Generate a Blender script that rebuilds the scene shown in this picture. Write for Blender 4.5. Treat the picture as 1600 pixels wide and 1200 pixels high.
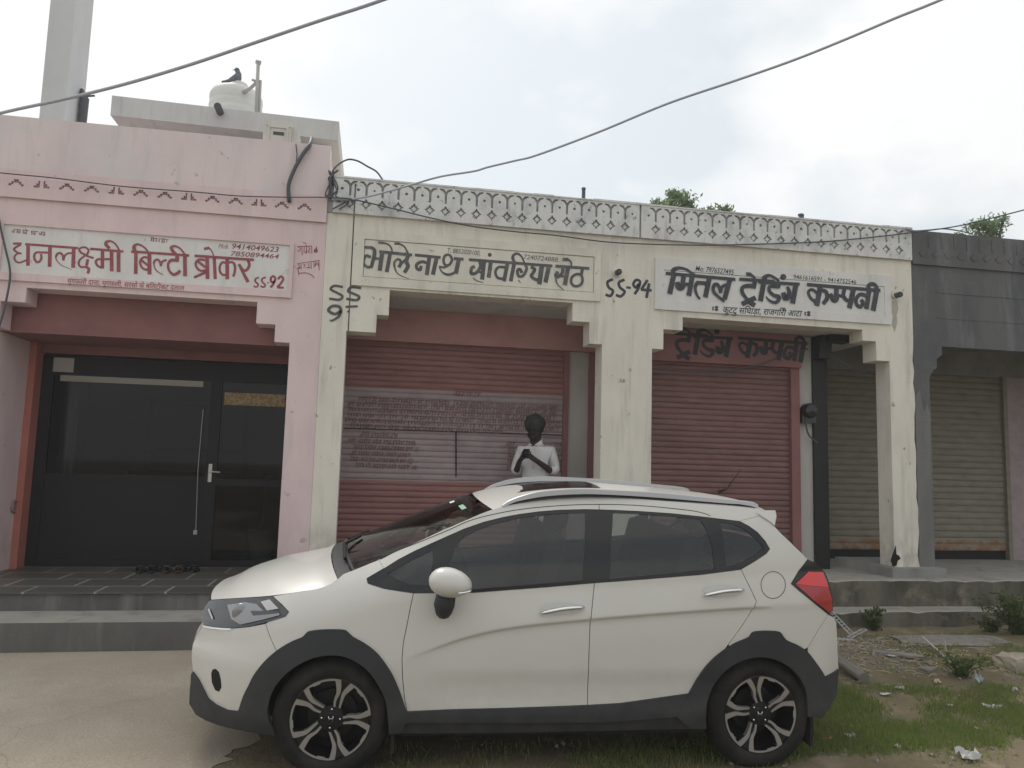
import bpy, bmesh, math, random
from mathutils import Vector, Matrix, noise
from mathutils.geometry import delaunay_2d_cdt
C = bpy.context.scene
COL = C.collection
for o in list(bpy.data.objects): bpy.data.objects.remove(o)
R_ = math.radians
random.seed(7)

# ------------------------------------------------------------------ camera
F = 1200.0; H = 1.7
def unit(v): return Vector(v).normalized()
UP = unit((308, -11200, 1200))
AX = Vector((6700, 312, 1200)); AX = (AX - UP * AX.dot(UP)).normalized()
AY = UP.cross(AX)
RM = Matrix((AX, AY, UP))                       # camera (right, down, forward) -> world
cd = bpy.data.cameras.new('camera'); cam = bpy.data.objects.new('camera', cd); COL.objects.link(cam)
cd.sensor_width = 36; cd.lens = 27.0; cd.clip_end = 600; cd.clip_start = 0.05
cr = RM @ Vector((1, 0, 0)); cu = RM @ Vector((0, -1, 0)); cb = RM @ Vector((0, 0, -1))
mw = Matrix(((cr.x, cu.x, cb.x, 0), (cr.y, cu.y, cb.y, 0), (cr.z, cu.z, cb.z, H), (0, 0, 0, 1)))
cam.matrix_world = mw
C.camera = cam
# survey helpers: where a measured sight line meets a real plane of the street
def ray(px, py): return RM @ Vector(((px - 800) / F, (py - 600) / F, 1.0))
EYE = Vector((0, 0, H))
def at(px, py, Y):
    r = ray(px, py); return EYE + r * (Y / r.y)
def xz(px, py, Y):
    p = at(px, py, Y); return (p.x, p.z)
def gnd(px, py, z=0.0):
    r = ray(px, py); return EYE + r * ((z - H) / r.z)

# ------------------------------------------------------------------ world, sun, exposure
SUN_EL, SUN_AZ = R_(52), R_(-25)                # behind the roofs, veiled by thin cloud
w = bpy.data.worlds.new('World'); C.world = w; w.use_nodes = True
nt = w.node_tree; N = nt.nodes; L = nt.links
bg = N['Background']; bg.inputs[1].default_value = 0.13
sdir = Vector((math.sin(SUN_AZ) * math.cos(SUN_EL), math.cos(SUN_AZ) * math.cos(SUN_EL), math.sin(SUN_EL)))
sky = N.new('ShaderNodeTexSky'); sky.sky_type = 'NISHITA'; sky.sun_disc = False
sky.sun_elevation = SUN_EL; sky.sun_rotation = SUN_AZ; sky.air_density = 1.3; sky.dust_density = 4
tc = N.new('ShaderNodeTexCoord')
mp = N.new('ShaderNodeMapping'); mp.inputs['Scale'].default_value = (1.0, 1.0, 1.7); mp.inputs['Location'].default_value = (0.35, 0.55, 0.1)
n1 = N.new('ShaderNodeTexNoise'); n1.inputs['Scale'].default_value = 1.9; n1.inputs['Detail'].default_value = 6; n1.inputs['Roughness'].default_value = 0.5
cr1 = N.new('ShaderNodeValToRGB'); cr1.color_ramp.elements[0].position = 0.43; cr1.color_ramp.elements[1].position = 0.53
cr1.color_ramp.elements[0].color = (0, 0, 0, 1)
L.new(tc.outputs['Generated'], mp.inputs[0]); L.new(mp.outputs[0], n1.inputs['Vector']); L.new(n1.outputs[0], cr1.inputs[0])
thin = N.new('ShaderNodeMixRGB'); thin.inputs[0].default_value = 0.8; thin.inputs[2].default_value = (6.55, 7.0, 7.2, 1)     # high veil over the blue
L.new(sky.outputs[0], thin.inputs[1])
mx = N.new('ShaderNodeMixRGB'); mx.inputs[2].default_value = (7.9, 7.95, 7.95, 1)
L.new(cr1.outputs[0], mx.inputs[0]); L.new(thin.outputs[0], mx.inputs[1])
dt = N.new('ShaderNodeVectorMath'); dt.operation = 'DOT_PRODUCT'; dt.inputs[1].default_value = sdir; L.new(tc.outputs['Generated'], dt.inputs[0])
gr = N.new('ShaderNodeMapRange'); gr.inputs[1].default_value = -0.35; gr.inputs[2].default_value = 0.75; gr.inputs[3].default_value = 0.86; gr.inputs[4].default_value = 1.0
L.new(dt.outputs['Value'], gr.inputs[0])
mul = N.new('ShaderNodeMixRGB'); mul.blend_type = 'MULTIPLY'; mul.inputs[0].default_value = 1
L.new(mx.outputs[0], mul.inputs[1]); L.new(gr.outputs[0], mul.inputs[2]); L.new(mul.outputs[0], bg.inputs[0])
sd = bpy.data.lights.new('sun', 'SUN'); sd.energy = 2.0; sd.angle = R_(16); sd.color = (1.0, 0.96, 0.9)
so = bpy.data.objects.new('sun', sd); COL.objects.link(so)
so.rotation_euler = sdir.to_track_quat('Z', 'Y').to_euler()
C.view_settings.view_transform = 'Standard'; C.view_settings.look = 'None'
C.view_settings.exposure = 0.0; C.view_settings.gamma = 1.0
C.render.resolution_x = 1024; C.render.resolution_y = 768
C.cycles.max_bounces = 8; C.cycles.transparent_max_bounces = 12

# ------------------------------------------------------------------ materials
def mat(name, c, rough=0.8, c2=None, scale=4, stretch=(1, 1, 1), lo=0.4, hi=0.65, bump=0.0, bscale=40, metal=0, spec=0.3,
        coat=0, c3=None, scale3=1.2, lo3=0.55, hi3=0.7, stretch3=(1, 1, 1), detail=6, obj=False):
    m = bpy.data.materials.new(name); m.use_nodes = True
    t = m.node_tree; n = t.nodes; l = t.links; p = n['Principled BSDF']
    p.inputs['Base Color'].default_value = (*c, 1); p.inputs['Roughness'].default_value = rough
    p.inputs['Metallic'].default_value = metal; p.inputs['Specular IOR Level'].default_value = spec
    if coat: p.inputs['Coat Weight'].default_value = coat; p.inputs['Coat Roughness'].default_value = 0.06
    if obj:
        tcn = n.new('ShaderNodeTexCoord'); src = tcn.outputs['Object']
    else:
        g = n.new('ShaderNodeNewGeometry'); src = g.outputs['Position']
    last = None
    def layer(prev, col, sc, st, a, b):
        mpn = n.new('ShaderNodeMapping'); mpn.inputs['Scale'].default_value = st; l.new(src, mpn.inputs[0])
        nz = n.new('ShaderNodeTexNoise'); nz.inputs['Scale'].default_value = sc; nz.inputs['Detail'].default_value = detail
        nz.inputs['Roughness'].default_value = 0.6; l.new(mpn.outputs[0], nz.inputs['Vector'])
        r = n.new('ShaderNodeMapRange'); r.inputs[1].default_value = a; r.inputs[2].default_value = b; l.new(nz.outputs[0], r.inputs[0])
        x = n.new('ShaderNodeMixRGB'); l.new(r.outputs[0], x.inputs[0])
        if prev is None: x.inputs[1].default_value = (*c, 1)
        else: l.new(prev, x.inputs[1])
        x.inputs[2].default_value = (*col, 1); return x.outputs[0]
    if c2: last = layer(last, c2, scale, stretch, lo, hi)
    if c3: last = layer(last, c3, scale3, stretch3, lo3, hi3)
    if last is not None: l.new(last, p.inputs['Base Color'])
    if bump:
        nb = n.new('ShaderNodeTexNoise'); nb.inputs['Scale'].default_value = bscale; nb.inputs['Detail'].default_value = 5; l.new(src, nb.inputs['Vector'])
        bn = n.new('ShaderNodeBump'); bn.inputs['Strength'].default_value = bump; bn.inputs['Distance'].default_value = 0.02
        l.new(nb.outputs[0], bn.inputs['Height']); l.new(bn.outputs[0], p.inputs['Normal'])
    return m
def glassmat(name, tint, rough=0.02, ior=1.5, base=0.04):
    m = bpy.data.materials.new(name); m.use_nodes = True
    t = m.node_tree; n = t.nodes; l = t.links; n.remove(n['Principled BSDF'])
    tr = n.new('ShaderNodeBsdfTransparent'); tr.inputs[0].default_value = (*tint, 1)
    gl = n.new('ShaderNodeBsdfGlossy'); gl.inputs['Roughness'].default_value = rough
    fr = n.new('ShaderNodeFresnel'); fr.inputs[0].default_value = ior
    ms = n.new('ShaderNodeMixShader'); l.new(fr.outputs[0], ms.inputs[0]); l.new(tr.outputs[0], ms.inputs[1]); l.new(gl.outputs[0], ms.inputs[2])
    l.new(ms.outputs[0], n['Material Output'].inputs[0]); return m
M = {}
M['white_wall'] = mat('white plaster', (0.780, 0.735, 0.645), .85, (0.670, 0.630, 0.555), 2.2, (1, 1, .5), .4, .7, .15, 30, c3=(0.530, 0.505, 0.455), scale3=3.0, stretch3=(2.5, 1, .28), lo3=.56, hi3=.78)
M['white_panel'] = mat('painted sign ground', (0.730, 0.720, 0.700), .8, (0.650, 0.635, 0.610), 3, (1, 1, .6), .4, .7, .1, 30)
M['cream_panel'] = mat('cream sign ground', (0.740, 0.705, 0.615), .8, (0.620, 0.585, 0.510), 3.5, (1, 1, .5), .42, .72, .12, 30)
M['band_white'] = mat('weathered moulded band', (0.700, 0.700, 0.680), .85, (0.500, 0.500, 0.500), 5, (1, 1, .6), .48, .7, .2, 40, c3=(0.290, 0.295, 0.310), scale3=2.6, stretch3=(2, 1, .5), lo3=.58, hi3=.74)
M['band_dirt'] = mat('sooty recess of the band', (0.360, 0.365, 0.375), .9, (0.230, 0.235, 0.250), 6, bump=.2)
M['pink'] = mat('pink plaster', (0.740, 0.590, 0.585), .8, (0.660, 0.520, 0.525), 2.2, (1, 1, .5), .4, .7, .12, 30, c3=(0.570, 0.485, 0.485), scale3=2.5, stretch3=(2.5, 1, .3), lo3=.6, hi3=.8)
M['pink_dark'] = mat('darker pink recess', (0.400, 0.260, 0.265), .9, (0.320, 0.220, 0.225), 9)  # darker pink puts the shadow of the band's recess into the colour
M['pink_pale'] = mat('faded pink parapet', (0.750, 0.640, 0.640), .85, (0.660, 0.565, 0.570), 2, (1, 1, .5), .4, .7, .12, 30, c3=(0.620, 0.610, 0.610), scale3=1.3, lo3=.5, hi3=.75)
M['red_wall'] = mat('maroon painted steel', (0.270, 0.125, 0.120), .6, (0.225, 0.105, 0.100), 3, bump=.05)
M['red_shutter'] = mat('maroon shutter paint', (0.315, 0.155, 0.142), .55, (0.255, 0.124, 0.115), 3, (1, 1, 3), .4, .7, .05, c3=(0.350, 0.195, 0.180), scale3=2, stretch3=(.6, 1, 4), lo3=.55, hi3=.75)
M['red_shutter_shaded'] = mat('shaded maroon shutter paint', (0.215, 0.115, 0.106), .6, (0.170, 0.090, 0.084), 3, (1, 1, 3), .4, .7, .05, c3=(0.260, 0.150, 0.138), scale3=2, stretch3=(.6, 1, 4), lo3=.55, hi3=.75)  # darker copy of the shutter maroon, bay shade put into the colour
M['red_header'] = mat('maroon header plate', (.48, .26, .25), .6, (.40, .21, .20), 2.5, lo=.4, hi=.7, bump=.05)  # lighter copy of the maroon, its colour offsets the veranda ceiling's shade
M['notice_grey'] = mat('grey notice paint', (0.380, 0.315, 0.315), .65, (0.320, 0.260, 0.262), 4, bump=.05)
M['red_orange'] = mat('orange red door jamb', (0.460, 0.170, 0.130), .6, (0.400, 0.145, 0.110), 4)
M['cream_shutter'] = mat('pale shutter paint', (0.245, 0.220, 0.172), .6, (0.190, 0.170, 0.135), 4, (1, 1, 3), .4, .7, .05)
M['rust'] = mat('rusty shutter foot', (0.260, 0.140, 0.080), .8, (0.280, 0.250, 0.190), 9, (1, 1, 1), .42, .6, .2)
M['soot'] = mat('sooty black concrete', (0.135, 0.134, 0.134), .9, (0.090, 0.094, 0.100), 2.2, (1, 1, .5), .4, .7, .25, 30, c3=(0.185, 0.190, 0.195), scale3=2.2, stretch3=(2, 1, .3), lo3=.55, hi3=.75)
M['grey_white'] = mat('greyer white plaster', (.49, .47, .44), .9, (.41, .39, .36), 3, (1, 1, .5), .4, .7, .15, 30)  # greyer tone of the white plaster for the recess strips
M['soot_grey'] = mat('smoke greyed cement', (.20, .197, .19), .9, (.14, .138, .134), 2.4, (1.5, 1, .4), .4, .7, .25, 30)
M['stain'] = mat('brown run-off stain', (.40, .365, .31), .9, (.52, .485, .42), 9, (1, 1, .4), .4, .62)
M['cement'] = mat('grey cement', (0.300, 0.295, 0.275), .9, (0.210, 0.205, 0.190), 3, (1, 1, .5), .4, .7, .25, 30)
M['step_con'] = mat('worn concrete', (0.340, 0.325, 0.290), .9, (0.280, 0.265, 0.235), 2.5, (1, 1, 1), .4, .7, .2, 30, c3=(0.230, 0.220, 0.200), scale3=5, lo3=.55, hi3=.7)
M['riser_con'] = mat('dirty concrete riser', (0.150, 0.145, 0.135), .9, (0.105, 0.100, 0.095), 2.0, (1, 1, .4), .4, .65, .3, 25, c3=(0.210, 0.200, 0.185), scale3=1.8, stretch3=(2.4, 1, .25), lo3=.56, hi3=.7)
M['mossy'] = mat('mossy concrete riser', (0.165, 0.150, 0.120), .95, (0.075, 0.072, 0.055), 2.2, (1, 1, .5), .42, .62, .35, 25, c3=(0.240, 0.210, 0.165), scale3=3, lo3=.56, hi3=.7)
M['paint_red'] = mat('maroon sign paint', (0.290, 0.075, 0.090), .7, (0.340, 0.105, 0.120), 18)
M['paint_black'] = mat('blue black sign paint', (.055, .058, .07), .7, (.08, .083, .095), 18)
M['paint_grey'] = mat('faded black sign paint', (.10, .10, .105), .7, (.17, .168, .162), 14, lo=.5, hi=.72)
M['notice_paint'] = mat('faded maroon notice lettering', (.20, .105, .105), .7, (.30, .19, .19), 22, lo=.45, hi=.7)
M['black'] = mat('black paint', (.012, .012, .013), .45, spec=.4)
M['rubber_cable'] = mat('grey black cable', (0.085, 0.090, 0.100), .6)
M['cable_grey'] = mat('flare paled cable sheath', (0.420, 0.450, 0.520), .55)  # sky flare over the cables put into a paler, bluish colour
M['concrete_pole'] = mat('pale concrete post', (0.600, 0.610, 0.610), .85, (0.540, 0.550, 0.550), 2, (1, 1, .4), bump=.1)
M['slab'] = mat('grey roof slab', (0.600, 0.600, 0.590), .9, (0.520, 0.520, 0.510), 2.5, (1.5, 1, .4), bump=.2, c3=(0.440, 0.440, 0.435), scale3=3, stretch3=(3, 1, .3), lo3=.58, hi3=.75)
M['tank'] = mat('white plastic tank', (.72, .71, .68), .45, (.64, .63, .6), 4)
M['ac'] = mat('ivory enamel', (.62, .60, .55), .5, (.56, .54, .49), 5)
M['dark_slot'] = mat('dark slot', (.07, .07, .075), .7)
M['pvc'] = mat('grey pvc pipe', (.45, .44, .42), .5)
M['bird'] = mat('slate pigeon feathers', (.12, .13, .15), .8, (.2, .21, .23), 30, obj=True)
# floor tiles
def tilemat():
    m = mat('dark floor tiles', (.07, .07, .065), .45, spec=.35)
    t = m.node_tree; n = t.nodes; l = t.links; p = n['Principled BSDF']
    g = n.new('ShaderNodeNewGeometry'); b = n.new('ShaderNodeTexBrick')
    b.inputs['Scale'].default_value = 1.0; b.inputs['Brick Width'].default_value = .62; b.inputs['Row Height'].default_value = .46
    b.inputs['Mortar Size'].default_value = .014; b.inputs['Color1'].default_value = (.075, .074, .068, 1); b.inputs['Color2'].default_value = (.105, .10, .09, 1)
    b.inputs['Mortar'].default_value = (.30, .285, .235, 1); b.inputs['Mortar Smooth'].default_value = .3
    l.new(g.outputs['Position'], b.inputs['Vector']); l.new(b.outputs[0], p.inputs['Base Color']); return m
M['tiles'] = tilemat()
# car
M['car_white'] = mat('white car paint', (.62, .605, .565), .30, (.59, .575, .53), 2.5, (1, 1, 2), .45, .75, spec=.4, coat=.35, obj=True)
M['cladding'] = mat('dark grey plastic cladding', (0.034, 0.036, 0.039), .62, (0.040, 0.041, 0.044), 3, obj=True)
M['tyre'] = mat('tyre rubber', (.014, .0135, .013), .85, (.034, .031, .027), 6, obj=True)
M['alloy_dark'] = mat('dark grey alloy', (.03, .03, .032), .4, metal=.6)
M['alloy'] = mat('machined alloy', (.40, .385, .365), .4, metal=.6)
M['chrome'] = mat('chrome', (.8, .8, .8), .12, metal=1)
M['rail_silver'] = mat('satin silver', (.47, .47, .48), .42, metal=.5)
M['piano'] = mat('gloss black trim', (.008, .008, .009), .15, spec=.5)
M['gap'] = mat('panel gap', (.012, .012, .012), .8)
M['lamp_dark'] = mat('smoked lamp glass', (.03, .032, .037), .12, spec=.6, coat=.6)
M['lamp_clear'] = mat('lamp reflector', (.26, .26, .265), .2, metal=.5, coat=.6)
M['lamp_white'] = mat('lamp insert', (.5, .5, .49), .25, spec=.5)
M['tail_red'] = mat('red tail lamp', (.72, .02, .03), .2, spec=.5, coat=.6)
M['tail_red_dark'] = mat('deep red tail lamp', (.38, .01, .02), .2, spec=.5, coat=.6)
M['interior'] = mat('dark cabin', (.022, .022, .023), .8)
M['seat_fab'] = mat('grey seat cloth', (.05, .05, .052), .9)
M['car_glass'] = glassmat('tinted car glass', (.60, .64, .63), ior=1.75)
M['sticker_white'] = mat('white sticker', (.7, .7, .68), .5)
M['sticker_green'] = mat('green sticker', (.22, .42, .28), .5)
M['shop_glass'] = glassmat('shop glass', (.50, .51, .52), ior=1.33)
M['bronze'] = mat('dark door frame', (.014, .013, .014), .4, spec=.2)
M['steel'] = mat('steel', (.45, .44, .42), .35, metal=.8)
M['blind'] = mat('pale roller blind', (0.360, 0.350, 0.310), .7)
M['toran'] = mat('orange festoon', (0.270, 0.175, 0.080), .7, (0.340, 0.290, 0.170), 28, (1, 1, 1), .48, .56)
M['paper'] = mat('dull paper', (0.420, 0.410, 0.385), .8)
M['room'] = mat('shop interior wall', (0.500, 0.470, 0.420), .9)
M['wood'] = mat('dark wood', (.07, .045, .03), .6, (.05, .03, .02), 6, (1, 1, 8))
M['skin'] = mat('brown skin', (0.045, 0.027, 0.020), .6, (0.038, 0.022, 0.016), 20)
M['kurta'] = mat('white cotton', (0.620, 0.610, 0.610), .9, (0.540, 0.530, 0.530), 8, bump=.15, bscale=14)
M['turban'] = mat('dark olive cloth', (.022, .023, .018), .9, (.045, .047, .035), 12, bump=.4, bscale=30)
M['hair'] = mat('black hair', (.01, .01, .01), .7)
M['phone'] = mat('black phone', (.01, .01, .012), .2)
def leafmat(name, a, b, tr):
    m = mat(name, a, .65, b, 3, lo=.4, hi=.65); t = m.node_tree; n = t.nodes; l = t.links
    x = n.new('ShaderNodeBsdfTranslucent'); x.inputs[0].default_value = (*tr, 1); ms = n.new('ShaderNodeMixShader'); ms.inputs[0].default_value = .45
    l.new(n['Principled BSDF'].outputs[0], ms.inputs[1]); l.new(x.outputs[0], ms.inputs[2]); l.new(ms.outputs[0], n['Material Output'].inputs[0]); return m
# ground
M['pad'] = mat('dusty concrete paving', (0.410, 0.355, 0.280), .9, (0.345, 0.295, 0.230), 1.1, (1, 1, 1), .35, .7, .12, 60, c3=(0.460, 0.405, 0.325), scale3=.6, lo3=.5, hi3=.72)
def add_wear(m, c, scale, lo, hi, st=(1, 1, 1), amt=1.0, height=None):
    """patches of dirt or bared plaster with an outline of their own; height = (full, none) keeps splashes near the foot"""
    t = m.node_tree; n = t.nodes; l = t.links; p = n['Principled BSDF']; lk = p.inputs['Base Color'].links
    g = n.new('ShaderNodeNewGeometry'); src = g.outputs['Position']
    if height and len(height) == 3: src = n.new('ShaderNodeTexCoord').outputs['Object']
    mp_ = n.new('ShaderNodeMapping'); mp_.inputs['Scale'].default_value = st; l.new(src, mp_.inputs[0])
    nz = n.new('ShaderNodeTexNoise'); nz.inputs['Scale'].default_value = scale; nz.inputs['Detail'].default_value = 8; nz.inputs['Roughness'].default_value = .62; l.new(mp_.outputs[0], nz.inputs['Vector'])
    r = n.new('ShaderNodeMapRange'); r.inputs[1].default_value = lo; r.inputs[2].default_value = hi; r.inputs[4].default_value = amt; l.new(nz.outputs[0], r.inputs[0]); f = r.outputs[0]
    if height:
        sp_ = n.new('ShaderNodeSeparateXYZ'); l.new(src, sp_.inputs[0]); h = n.new('ShaderNodeMapRange'); h.inputs[1].default_value = height[0]; h.inputs[2].default_value = height[1]; h.inputs[3].default_value = 1; h.inputs[4].default_value = 0; l.new(sp_.outputs[2], h.inputs[0])
        mm = n.new('ShaderNodeMath'); mm.operation = 'MULTIPLY'; l.new(f, mm.inputs[0]); l.new(h.outputs[0], mm.inputs[1]); f = mm.outputs[0]
    x = n.new('ShaderNodeMixRGB'); l.new(f, x.inputs[0]); l.new(lk[0].from_socket, x.inputs[1]); x.inputs[2].default_value = (*c, 1); l.new(x.outputs[0], p.inputs['Base Color'])
for k_, c_ in (('white_wall', (.36, .34, .30)), ('pink', (.50, .44, .42)), ('pink_pale', (.50, .46, .45)), ('cream_panel', (.46, .43, .37)), ('white_panel', (.5, .48, .46))):
    add_wear(M[k_], c_, 7.5, .655, .69); add_wear(M[k_], c_, 26, .68, .71, amt=.8)
    add_wear(M[k_], tuple(v * .85 for v in c_), 3.2, .55, .74, (2.2, 1, .2), .38)
add_wear(M['white_wall'], (.30, .265, .215), 6, .42, .62, (1, 1, .6), .75, (.5, 1.15)); add_wear(M['pink'], (.40, .33, .30), 6, .42, .62, (1, 1, .6), .6, (.45, 1.1))
add_wear(M['band_white'], (.20, .205, .215), 11, .60, .68, amt=.8)
add_wear(M['car_white'], (.36, .31, .24), 9, .30, .75, amt=.42, height=(.22, .62, 1)); add_wear(M['car_white'], (.30, .26, .20), 60, .64, .70, amt=.5, height=(.2, .8, 1))
add_wear(M['cladding'], (.16, .145, .12), 7, .42, .75, amt=.30, height=(.15, .75, 1))
for k_ in ('red_shutter', 'red_shutter_shaded', 'cream_shutter', 'notice_grey'): add_wear(M[k_], (.13, .085, .07), 5, .58, .74, (.5, 1, 2.5), .5); add_wear(M[k_], (.22, .15, .11), 40, .68, .72, amt=.6)
def add_grit(m, crack=True):
    t = m.node_tree; n = t.nodes; l = t.links; p = n['Principled BSDF']; src = p.inputs['Base Color'].links[0].from_socket
    g = n.new('ShaderNodeNewGeometry'); nz = n.new('ShaderNodeTexNoise'); nz.inputs['Scale'].default_value = 95; nz.inputs['Detail'].default_value = 3; l.new(g.outputs['Position'], nz.inputs['Vector'])
    r = n.new('ShaderNodeMapRange'); r.inputs[1].default_value = .35; r.inputs[2].default_value = .7; r.inputs[3].default_value = .82; r.inputs[4].default_value = 1.12; l.new(nz.outputs[0], r.inputs[0])
    x = n.new('ShaderNodeMixRGB'); x.blend_type = 'MULTIPLY'; x.inputs[0].default_value = 1; l.new(src, x.inputs[1]); l.new(r.outputs[0], x.inputs[2]); out = x.outputs[0]
    if crack:
        d = n.new('ShaderNodeTexNoise'); d.inputs['Scale'].default_value = 2.2; l.new(g.outputs['Position'], d.inputs['Vector'])
        ad = n.new('ShaderNodeMixRGB'); ad.blend_type = 'ADD'; ad.inputs[0].default_value = .5; l.new(g.outputs['Position'], ad.inputs[1]); l.new(d.outputs['Color'], ad.inputs[2])
        v = n.new('ShaderNodeTexVoronoi'); v.feature = 'DISTANCE_TO_EDGE'; v.inputs['Scale'].default_value = .42; l.new(ad.outputs[0], v.inputs['Vector'])
        q = n.new('ShaderNodeMapRange'); q.inputs[1].default_value = 0; q.inputs[2].default_value = .004; q.inputs[3].default_value = .78; q.inputs[4].default_value = 1; l.new(v.outputs['Distance'], q.inputs[0])
        y = n.new('ShaderNodeMixRGB'); y.blend_type = 'MULTIPLY'; y.inputs[0].default_value = 1; l.new(out, y.inputs[1]); l.new(q.outputs[0], y.inputs[2]); out = y.outputs[0]
    l.new(out, p.inputs['Base Color'])
add_grit(M['pad'])
M['dirt'] = mat('brown earth', (0.200, 0.158, 0.100), .95, (0.135, 0.118, 0.065), 1.6, (1, 1, 1), .42, .62, .6, 22, c3=(0.285, 0.235, 0.165), scale3=3.3, lo3=.54, hi3=.7)
add_grit(M['dirt'], False)
M['grass'] = leafmat('short grass', (.165, .225, .055), (.24, .245, .10), (.22, .29, .08))
M['leaf'] = leafmat('green leaves', (.13, .19, .09), (.17, .22, .12), (.22, .32, .14))
M['leaf_dark'] = leafmat('dark weed leaves', (.08, .115, .04), (.115, .14, .06), (.11, .15, .05))
M['bark'] = mat('grey bark', (.15, .125, .1), .9, (.1, .085, .07), 12)
M['stone'] = mat('grey stone', (.27, .245, .215), .9, (.2, .185, .165), 9, bump=.3)
M['stone_pale'] = mat('pale sandstone', (.38, .34, .26), .9, (.31, .28, .21), 6, bump=.3)
M['litter'] = mat('white plastic', (0.520, 0.510, 0.485), .6, (0.420, 0.410, 0.385), 20)
M['litter_red'] = mat('red wrapper', (.45, .16, .1), .5)
M['litter_blue'] = mat('bluish wrapper', (.36, .40, .44), .5)
M['straw'] = mat('dry straw', (.45, .38, .25), .9)
M['gal'] = mat('grey painted steel', (.40, .40, .40), .5, (.3, .29, .28), 14, metal=.2)

# ------------------------------------------------------------------ mesh helpers
def inside(p, loops):
    x, y = p; c = False
    for lp in loops:
        n = len(lp); j = n - 1
        for i in range(n):
            xi, yi = lp[i]; xj, yj = lp[j]
            if (yi > y) != (yj > y) and x < (xj - xi) * (y - yi) / (yj - yi) + xi: c = not c
            j = i
    return c
def densify(lp, step):
    out = []
    for i in range(len(lp)):
        a = lp[i]; b = lp[(i + 1) % len(lp)]; d = math.hypot(b[0] - a[0], b[1] - a[1]); k = max(1, int(math.ceil(d / step)))
        for q in range(k): out.append((a[0] + (b[0] - a[0]) * q / k, a[1] + (b[1] - a[1]) * q / k))
    return out
def triang(loops, step=None, lines=()):
    vs = []; es = []
    lps = [densify(lp, step) if step else list(lp) for lp in loops]
    for lp in lps:
        o = len(vs); n = len(lp)
        vs += [Vector(p) for p in lp]; es += [(o + i, o + (i + 1) % n) for i in range(n)]
    extra = []
    for ln in lines:
        prev = None
        for p in ln:
            if inside(p, lps) and min((p[0] - q[0]) ** 2 + (p[1] - q[1]) ** 2 for l_ in lps for q in l_) > (.25 * (step or .01)) ** 2:
                vs.append(Vector(p)); extra.append(p)
                if prev is not None: es.append((prev, len(vs) - 1))
                prev = len(vs) - 1
            else: prev = None
    if step:
        xs = [p[0] for p in lps[0]]; ys = [p[1] for p in lps[0]]
        allp = [p for lp in lps for p in lp] + extra
        cell = {}
        for p in allp: cell.setdefault((int(p[0] // step), int(p[1] // step)), []).append(p)
        nx = int((max(xs) - min(xs)) / step) + 1; ny = int((max(ys) - min(ys)) / step) + 1
        for i in range(nx + 1):
            for j in range(ny + 1):
                p = (min(xs) + i * step + (j % 2) * step * .5, min(ys) + j * step)
                ci, cj = int(p[0] // step), int(p[1] // step); ok = True
                for a in (-1, 0, 1):
                    for b in (-1, 0, 1):
                        for q in cell.get((ci + a, cj + b), ()):
                            if (q[0] - p[0]) ** 2 + (q[1] - p[1]) ** 2 < (.5 * step) ** 2: ok = False
                if ok and inside(p, lps): vs.append(Vector(p))
    r = delaunay_2d_cdt(vs, es, [], 0, 1e-7)
    v2 = [(p.x, p.y) for p in r[0]]; out = []
    for t in r[2]:
        c = (sum(v2[i][0] for i in t) / 3, sum(v2[i][1] for i in t) / 3)
        if step:
            (x0, y0), (x1, y1), (x2, y2) = (v2[i] for i in t)
            if abs((x1 - x0) * (y2 - y0) - (x2 - x0) * (y1 - y0)) < 2e-4 * step * step: continue      # slivers along straight edges
        if inside(c, lps): out.append(tuple(t))
    return v2, out, r[1]
def spline(pts, n=6, closed=False):
    P = [Vector(p) for p in pts]; out = []; m = len(P)
    rng = range(m) if closed else range(m - 1)
    for i in rng:
        p1 = P[i]; p2 = P[(i + 1) % m]
        p0 = P[i - 1] if (closed or i > 0) else p1 * 2 - p2
        p3 = P[(i + 2) % m] if (closed or i + 2 < m) else p2 * 2 - p1
        for q in range(n):
            t = q / n
            out.append(.5 * ((2 * p1) + (p2 - p0) * t + (2 * p0 - 5 * p1 + 4 * p2 - p3) * t * t + (3 * p1 - p0 - 3 * p2 + p3) * t ** 3))
    if not closed: out.append(P[-1])
    return out
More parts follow.
